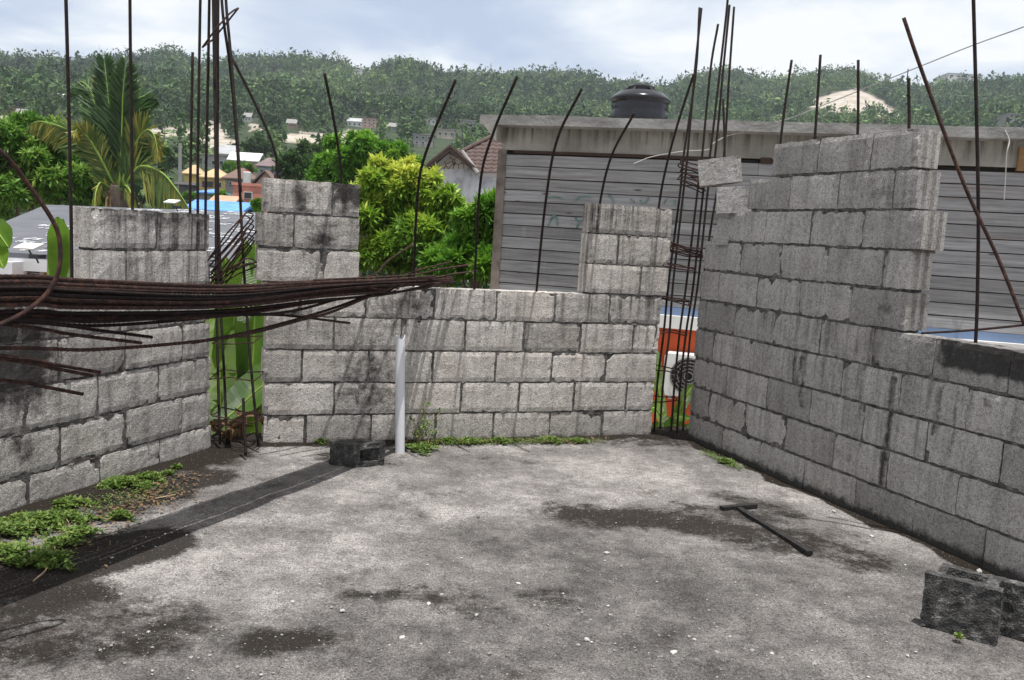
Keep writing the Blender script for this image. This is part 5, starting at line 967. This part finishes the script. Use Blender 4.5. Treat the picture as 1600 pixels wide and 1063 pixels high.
# ------------------------------------------------------------------ brown tiled house behind
n = N('brown_roof_tile'); uv = n.co('UV'); w1 = n('ShaderNodeTexWave', {'Vector': uv, 'Scale': 1.0 if False else .9, 'Distortion': 0.}, bands_direction='X').outputs[1]; nn_ = n.noise(n.co(), 4, 4)
M_TILE = n.done(n.ramp(nn_, (.3, (.055, .035, .032)), (.7, (.12, .078, .068))), .7, w1, .4, .04)
n = N('fieldstone'); vo = n('ShaderNodeTexVoronoi', {'Vector': n.co('Object', (1, 1, 1)), 'Scale': 4.2}, feature='DISTANCE_TO_EDGE'); M_FIELD = n.done(n.mix(n.g(vo.outputs[0], .03, .08), (.06, .055, .05), (.40, .38, .34)), .9)
n = N('blue_white_render'); v = n.co(); M_BWALL = n.done(n.ramp(n.noise(n.co('Object', (1, 1, .5)), 1.8, 7, .72), (.36, (.24, .25, .28)), (.52, (.46, .48, .53)), (.7, (.56, .58, .63))), .9)
Yh = 36.; root = thing('house', 'blue white rendered house with brown tiled roof and a stone gable behind the trees', 'house', tuple(atY(720, 420, Yh)))
q = lambda x, y, Y_=Yh: atY(x, y, Y_)
def quad(mb, P, uv=None, mi=0, th=None):
    mb.add(P, [tuple(range(len(P)))], mi, uv)
def thick(mb, P, d): P = [np.asarray(p) for p in P]; n_ = len(P); mb.add(P+[p+np.asarray(d) for p in P], [tuple(range(n_)), tuple(range(n_, 2*n_))[::-1]]+[(i, n_+i, n_+(i+1) % n_, (i+1) % n_) for i in range(n_)])
mb = MB(); thick(mb, [q(676, 266), q(676, 440), q(748, 440), q(748, 268), q(705, 237)], (0, 5, 0)); put(mb.build('wall', M_BWALL), root)
mb = MB(); thick(mb, [q(748, 272, Yh+.6), q(748, 440, Yh+.6), q(860, 440, Yh+.6), q(860, 272, Yh+.6)], (0, 5, 0)); put(mb.build('side_wall', M_BWALL), root)
mb = MB(); thick(mb, [q(679, 264, Yh-.06), q(739, 264, Yh-.06), q(705, 241, Yh-.06)], (0, .05, 0)); put(mb.build('stone_gable', M_FIELD), root)
M_FASC = color_mat('dark_brown_fascia', (.07, .05, .045)); M_GRF = color_mat('grey_fascia', (.26, .25, .25))
mb = MB(); thick(mb, [q(703, 230, Yh-.7), q(666, 260, Yh-.7), q(667, 265, Yh-.7), q(703.5, 236, Yh-.7)], (0, .12, 0)); thick(mb, [q(703, 230, Yh-.7), q(703.5, 236, Yh-.7), q(746, 274, Yh-.7), q(747, 269, Yh-.7)], (0, .12, 0)); put(mb.build('fascia', M_FASC), root)
mb = MB(); thick(mb, [q(702, 239, Yh-.5), q(669, 267, Yh-.5), q(671, 272, Yh-.5), q(703, 244, Yh-.5)], (0, .12, 0)); put(mb.build('barge_board', M_GRF), root)
mb = MB(); thick(mb, [q(703, 229.5, Yh-.75), q(665, 260.5, Yh-.75), q(665, 260.5, Yh+6)+np.array([0, 0, .0]), q(703, 229.5, Yh-.75)+np.array([0, 6.75, 0])], (0, 0, .1))
thick(mb, [q(703, 229.5, Yh-.75), q(703, 229.5, Yh-.75)+np.array([0, 6.75, 0]), q(748, 269, Yh-.75)+np.array([0, 6.75, 0]), q(748, 269, Yh-.75)], (0, 0, .1)); put(mb.build('porch_roof', M_TILE), root)
# main hip roof: stepped courses of curved tiles facing the viewer
mb = MB(); eL, eR = q(664, 268.5, Yh+.5), q(905, 272, Yh+.5); tL, tR = q(800, 201, Yh+4.5), q(905, 207, Yh+4.5)
NC = 12; sub = 60
for k in range(NC):
    a0_, a1_ = k/NC, (k+1)/NC; V = []; U = []
    for a_, li in ((a0_, .055), (a1_, .0)):
        L_ = eL+(tL-eL)*a_ if a_ else eL; R_2 = eR+(tR-eR)*a_
        for i in range(sub+1):
            p = L_+(R_2-L_)*i/sub; V.append(p+zv*(li+.035*math.sin(p[0]*2*math.pi/.28))); U.append((p[0], a_))
    for i in range(sub+1): V.append(V[i]-zv*.07); U.append((0, 0))
    mb.add(V, [(i, i+1, sub+1+i+1, sub+1+i) for i in range(sub)]+[(2*(sub+1)+i, 2*(sub+1)+i+1, i+1, i) for i in range(sub)], 0, U)
thick(mb, [eL, tL, np.array([tL[0]-2.3, Yh+7, eL[2]])], (0, 0, -.05)); put(mb.build('tiled_roof', M_TILE, None, True), root)
mb = MB(); tube(mb, [q(722, 237, Yh-.2), q(747, 271, Yh-.8)], .09, 8); put(mb.build('valley_flashing', M_GRF), root)
mb = MB(); tube(mb, catmull([eL+zv*.05, (eL+tL)/2+zv*.1, tL+zv*.08]), .1, 8); put(mb.build('hip_ridge', M_TILE), root)
mb = MB(); thick(mb, [q(748, 271, Yh-.2), q(860, 271, Yh-.2), q(860, 277, Yh-.2), q(748, 277, Yh-.2)], (0, .1, 0)); put(mb.build('eave_board', M_GRF), root)

# ------------------------------------------------------------------ dark printed roof at left
n = N('roof_underlay'); v = n.co(); M_UNDER = n.done(n.ramp(n.noise(n.co('UV', (.7, 2.5, 1)), 2., 5), (.3, (.085, .09, .105)), (.7, (.13, .137, .155))), .55, n.noise(v, 3, 3), .3, .02, .5)
M_PRINT = plain('white_print', (.46, .47, .49), .7); M_SOFT = color_mat('white_fascia', (.60, .60, .62)); M_TERRA = color_mat('terracotta_wall', (.40, .17, .09))
Ye, Yg = 13.0, 18.5
E0, E1 = atY(-95, 389, Ye+.4), atY(440, 417, Ye); G0, G1 = atY(72, 320, Yg), atY(425, 333, Yg-.3)
pn = np.cross(E1-E0, (G0+G1)/2-E0)
def on_roof(x, y): d = ray(x, y); return CAM+d*((pn @ (E0-CAM))/(pn @ d))
G0, G1 = on_roof(72, 320), on_roof(425, 333)
root = thing('house', 'low house under a dark roof underlay printed with white writing, left behind the block wall', 'house', tuple(np.array([*atY(120, 420, Ye)[:2], GZ])))
mb = MB(); V = [E0, E1, G1, G0]; mb.add([E0, E1, G1, G0, E0-zv*.08, E1-zv*.08, G1-zv*.08, G0-zv*.08], [(0, 1, 2, 3), (7, 6, 5, 4), (0, 4, 5, 1), (2, 6, 7, 3), (3, 7, 4, 0), (1, 5, 6, 2)], 0, [(E0[0], 0), (E1[0], 0), (G1[0], 3), (G0[0], 3)]*2)
bk = np.array([E0[0]-.3, Yg+4, E0[2]]); thick(mb, [G0+zv*.001, E0+np.array([-.01, 0, 0]), bk], (0, 0, -.06)); thick(mb, [G0, bk, np.array([G1[0], Yg+5, E1[2]]), G1], (0, 0, -.06)); mbr = mb; mb = MB(); uE = (E1-E0)/np.linalg.norm(E1-E0); uS = ((G0+G1)/2-(E0+E1)/2); uS -= uE*(uS @ uE); LS = np.linalg.norm(uS); uS /= LS; nS = np.cross(uE, uS)
def word(c_, ln, h_):          # illegible italic print: strokes of joined letters
    x = 0.
    while x < ln:
        w_ = h_*rng.uniform(.35, .6); kind = rng.integers(0, 4); sh = h_*.35; P = lambda a, b: c_+uE*(x+a*w_+sh*b)+uS*h_*b+nS*.008
        if kind == 0: L_ = [P(0, 0), P(.1, 1.0)]
        elif kind == 1: L_ = [P(.9, .6), P(.3, .65), P(.1, .2), P(.6, .0), P(.9, .25)]
        elif kind == 2: L_ = [P(0, 0), P(.1, .6), P(.6, .65), P(.7, 0)]
        else: L_ = [P(.1, .6), P(.4, 0), P(.9, .6)]
        tube(mb, L_, .011, 3, 1); x += w_*1.25
rows_n = 0
for r_ in np.arange(.4, LS, .66):
    off = (rows_n % 3)*.27; rows_n += 1
    for e_ in np.arange(.1, np.linalg.norm(E1-E0)-1.4, 1.0):
        for li, dl in ((0, 0), (1, -.25)): 
            c_ = E0+uE*(e_+off+rng.uniform(-.03, .03)+li*.1)+uS*(r_+dl)
            pxx, pyy = proj(c_); 
            if (c_-E0) @ uS < .05 or pyy < 326 or (pyy < 357-pxx*.42): continue
            word(c_, .50 if li == 0 else .62, .18)
mbr.v, mb.v = mbr.v, mb.v; b_n = len(mbr.v); mbr.v += mb.v; mbr.f += [tuple(i+b_n for i in f) for f in mb.f]; mbr.m += mb.m; mbr.uv += mb.uv; put(mbr.build('roof', [M_UNDER, M_PRINT]), root)
mb = MB(); thick(mb, [E0-zv*.07, E1-zv*.07, E1-zv*.27, E0-zv*.27], (0, .06, 0)); put(mb.build('fascia', M_SOFT), root)
wl0, wl1 = E0+np.array([.6, .55, 0]), E1+np.array([-.3, .55, 0])
mb = MB(); thick(mb, [wl0-zv*.1, wl1-zv*.1, np.array([*wl1[:2], GZ-.1]), np.array([*wl0[:2], GZ-.1])], (0, 4, 0)); put(mb.build('wall', M_TERRA), root)
cW = atY(54, 423, Ye+.62); mb = MB(); box(mb, cW, uE*.13, np.array([0, .05, 0]), zv*.085); wo = put(mb.build('window', M_SOFT), root); mb = MB(); box(mb, cW-np.array([0, .045, 0]), uE*.11, np.array([0, .02, 0]), zv*.065); g_ = mb.build('pane', M_WIN); g_.parent = wo
mb = MB()
for k in (-.035, 0, .035): box(mb, cW-np.array([0, .075, 0])+zv*k, uE*.115, np.array([0, .006, 0]), zv*.006)
g_ = mb.build('louvre', M_SOFT); g_.parent = wo
mb = MB(); thick(mb, [atY(-40, 408, Ye-.0), atY(19, 410, Ye), atY(19, 470, Ye), atY(-40, 470, Ye)], (0, .4, 0)); put(mb.build('shutter_box', M_SOFT), root)
def lamp(label, px, Yd, w_, kgrp='white solar lamps on the dark printed roof'):
    c_ = atY(*px, Yd); rt = thing('solar_lamp', label, 'solar lamp', tuple(c_), kgrp); mb = MB(); a_ = np.array([1, .02, 0])*w_; b_ = np.array([.42, .85, .42])*w_*.62; box(mb, c_, a_, b_, np.cross(a_, b_)/np.linalg.norm(np.cross(a_, b_))*.012); put(mb.build('panel', M_WHITE), rt)
    mb = MB(); tube(mb, catmull([c_-zv*.02, c_+np.array([.02, 0, -w_*.6]), c_+np.array([w_*.75, .0, -w_*1.2]), c_+np.array([w_*.75, .05, -w_*1.6])]), w_*.09, 6); put(mb.build('arm', M_TANK), rt)
    mb = MB(); box(mb, c_+np.array([w_*.85, 0, -w_*.95]), np.array([1, 0, 0])*w_*.5, np.array([0, .1, 0]), zv*.03); put(mb.build('mount', M_TANK), rt)
lamp('white square solar lamp on a black bracket at the eave of the dark printed roof', (45, 385), Ye-.1, .15); lamp('small white solar lamp on the ridge of the dark printed roof, right of the palm', (269, 315), 17.8, .12)

# ------------------------------------------------------------------ thin air between the roof and the hills
hz = bpy.data.materials.new('haze_air'); hz.use_nodes = True; t_ = hz.node_tree; t_.nodes.clear(); vo_ = t_.nodes.new('ShaderNodeVolumePrincipled'); om_ = t_.nodes.new('ShaderNodeOutputMaterial')
vo_.inputs['Color'].default_value = (.80, .88, 1, 1); vo_.inputs['Density'].default_value = .00026; vo_.inputs['Anisotropy'].default_value = .2; t_.links.new(vo_.outputs[0], om_.inputs['Volume'])
mb = MB(); box(mb, (0, 0, 85), (5200, 0, 0), (0, 5200, 0), (0, 0, 90)); tag(mb.build('haze', hz), kind='stuff')
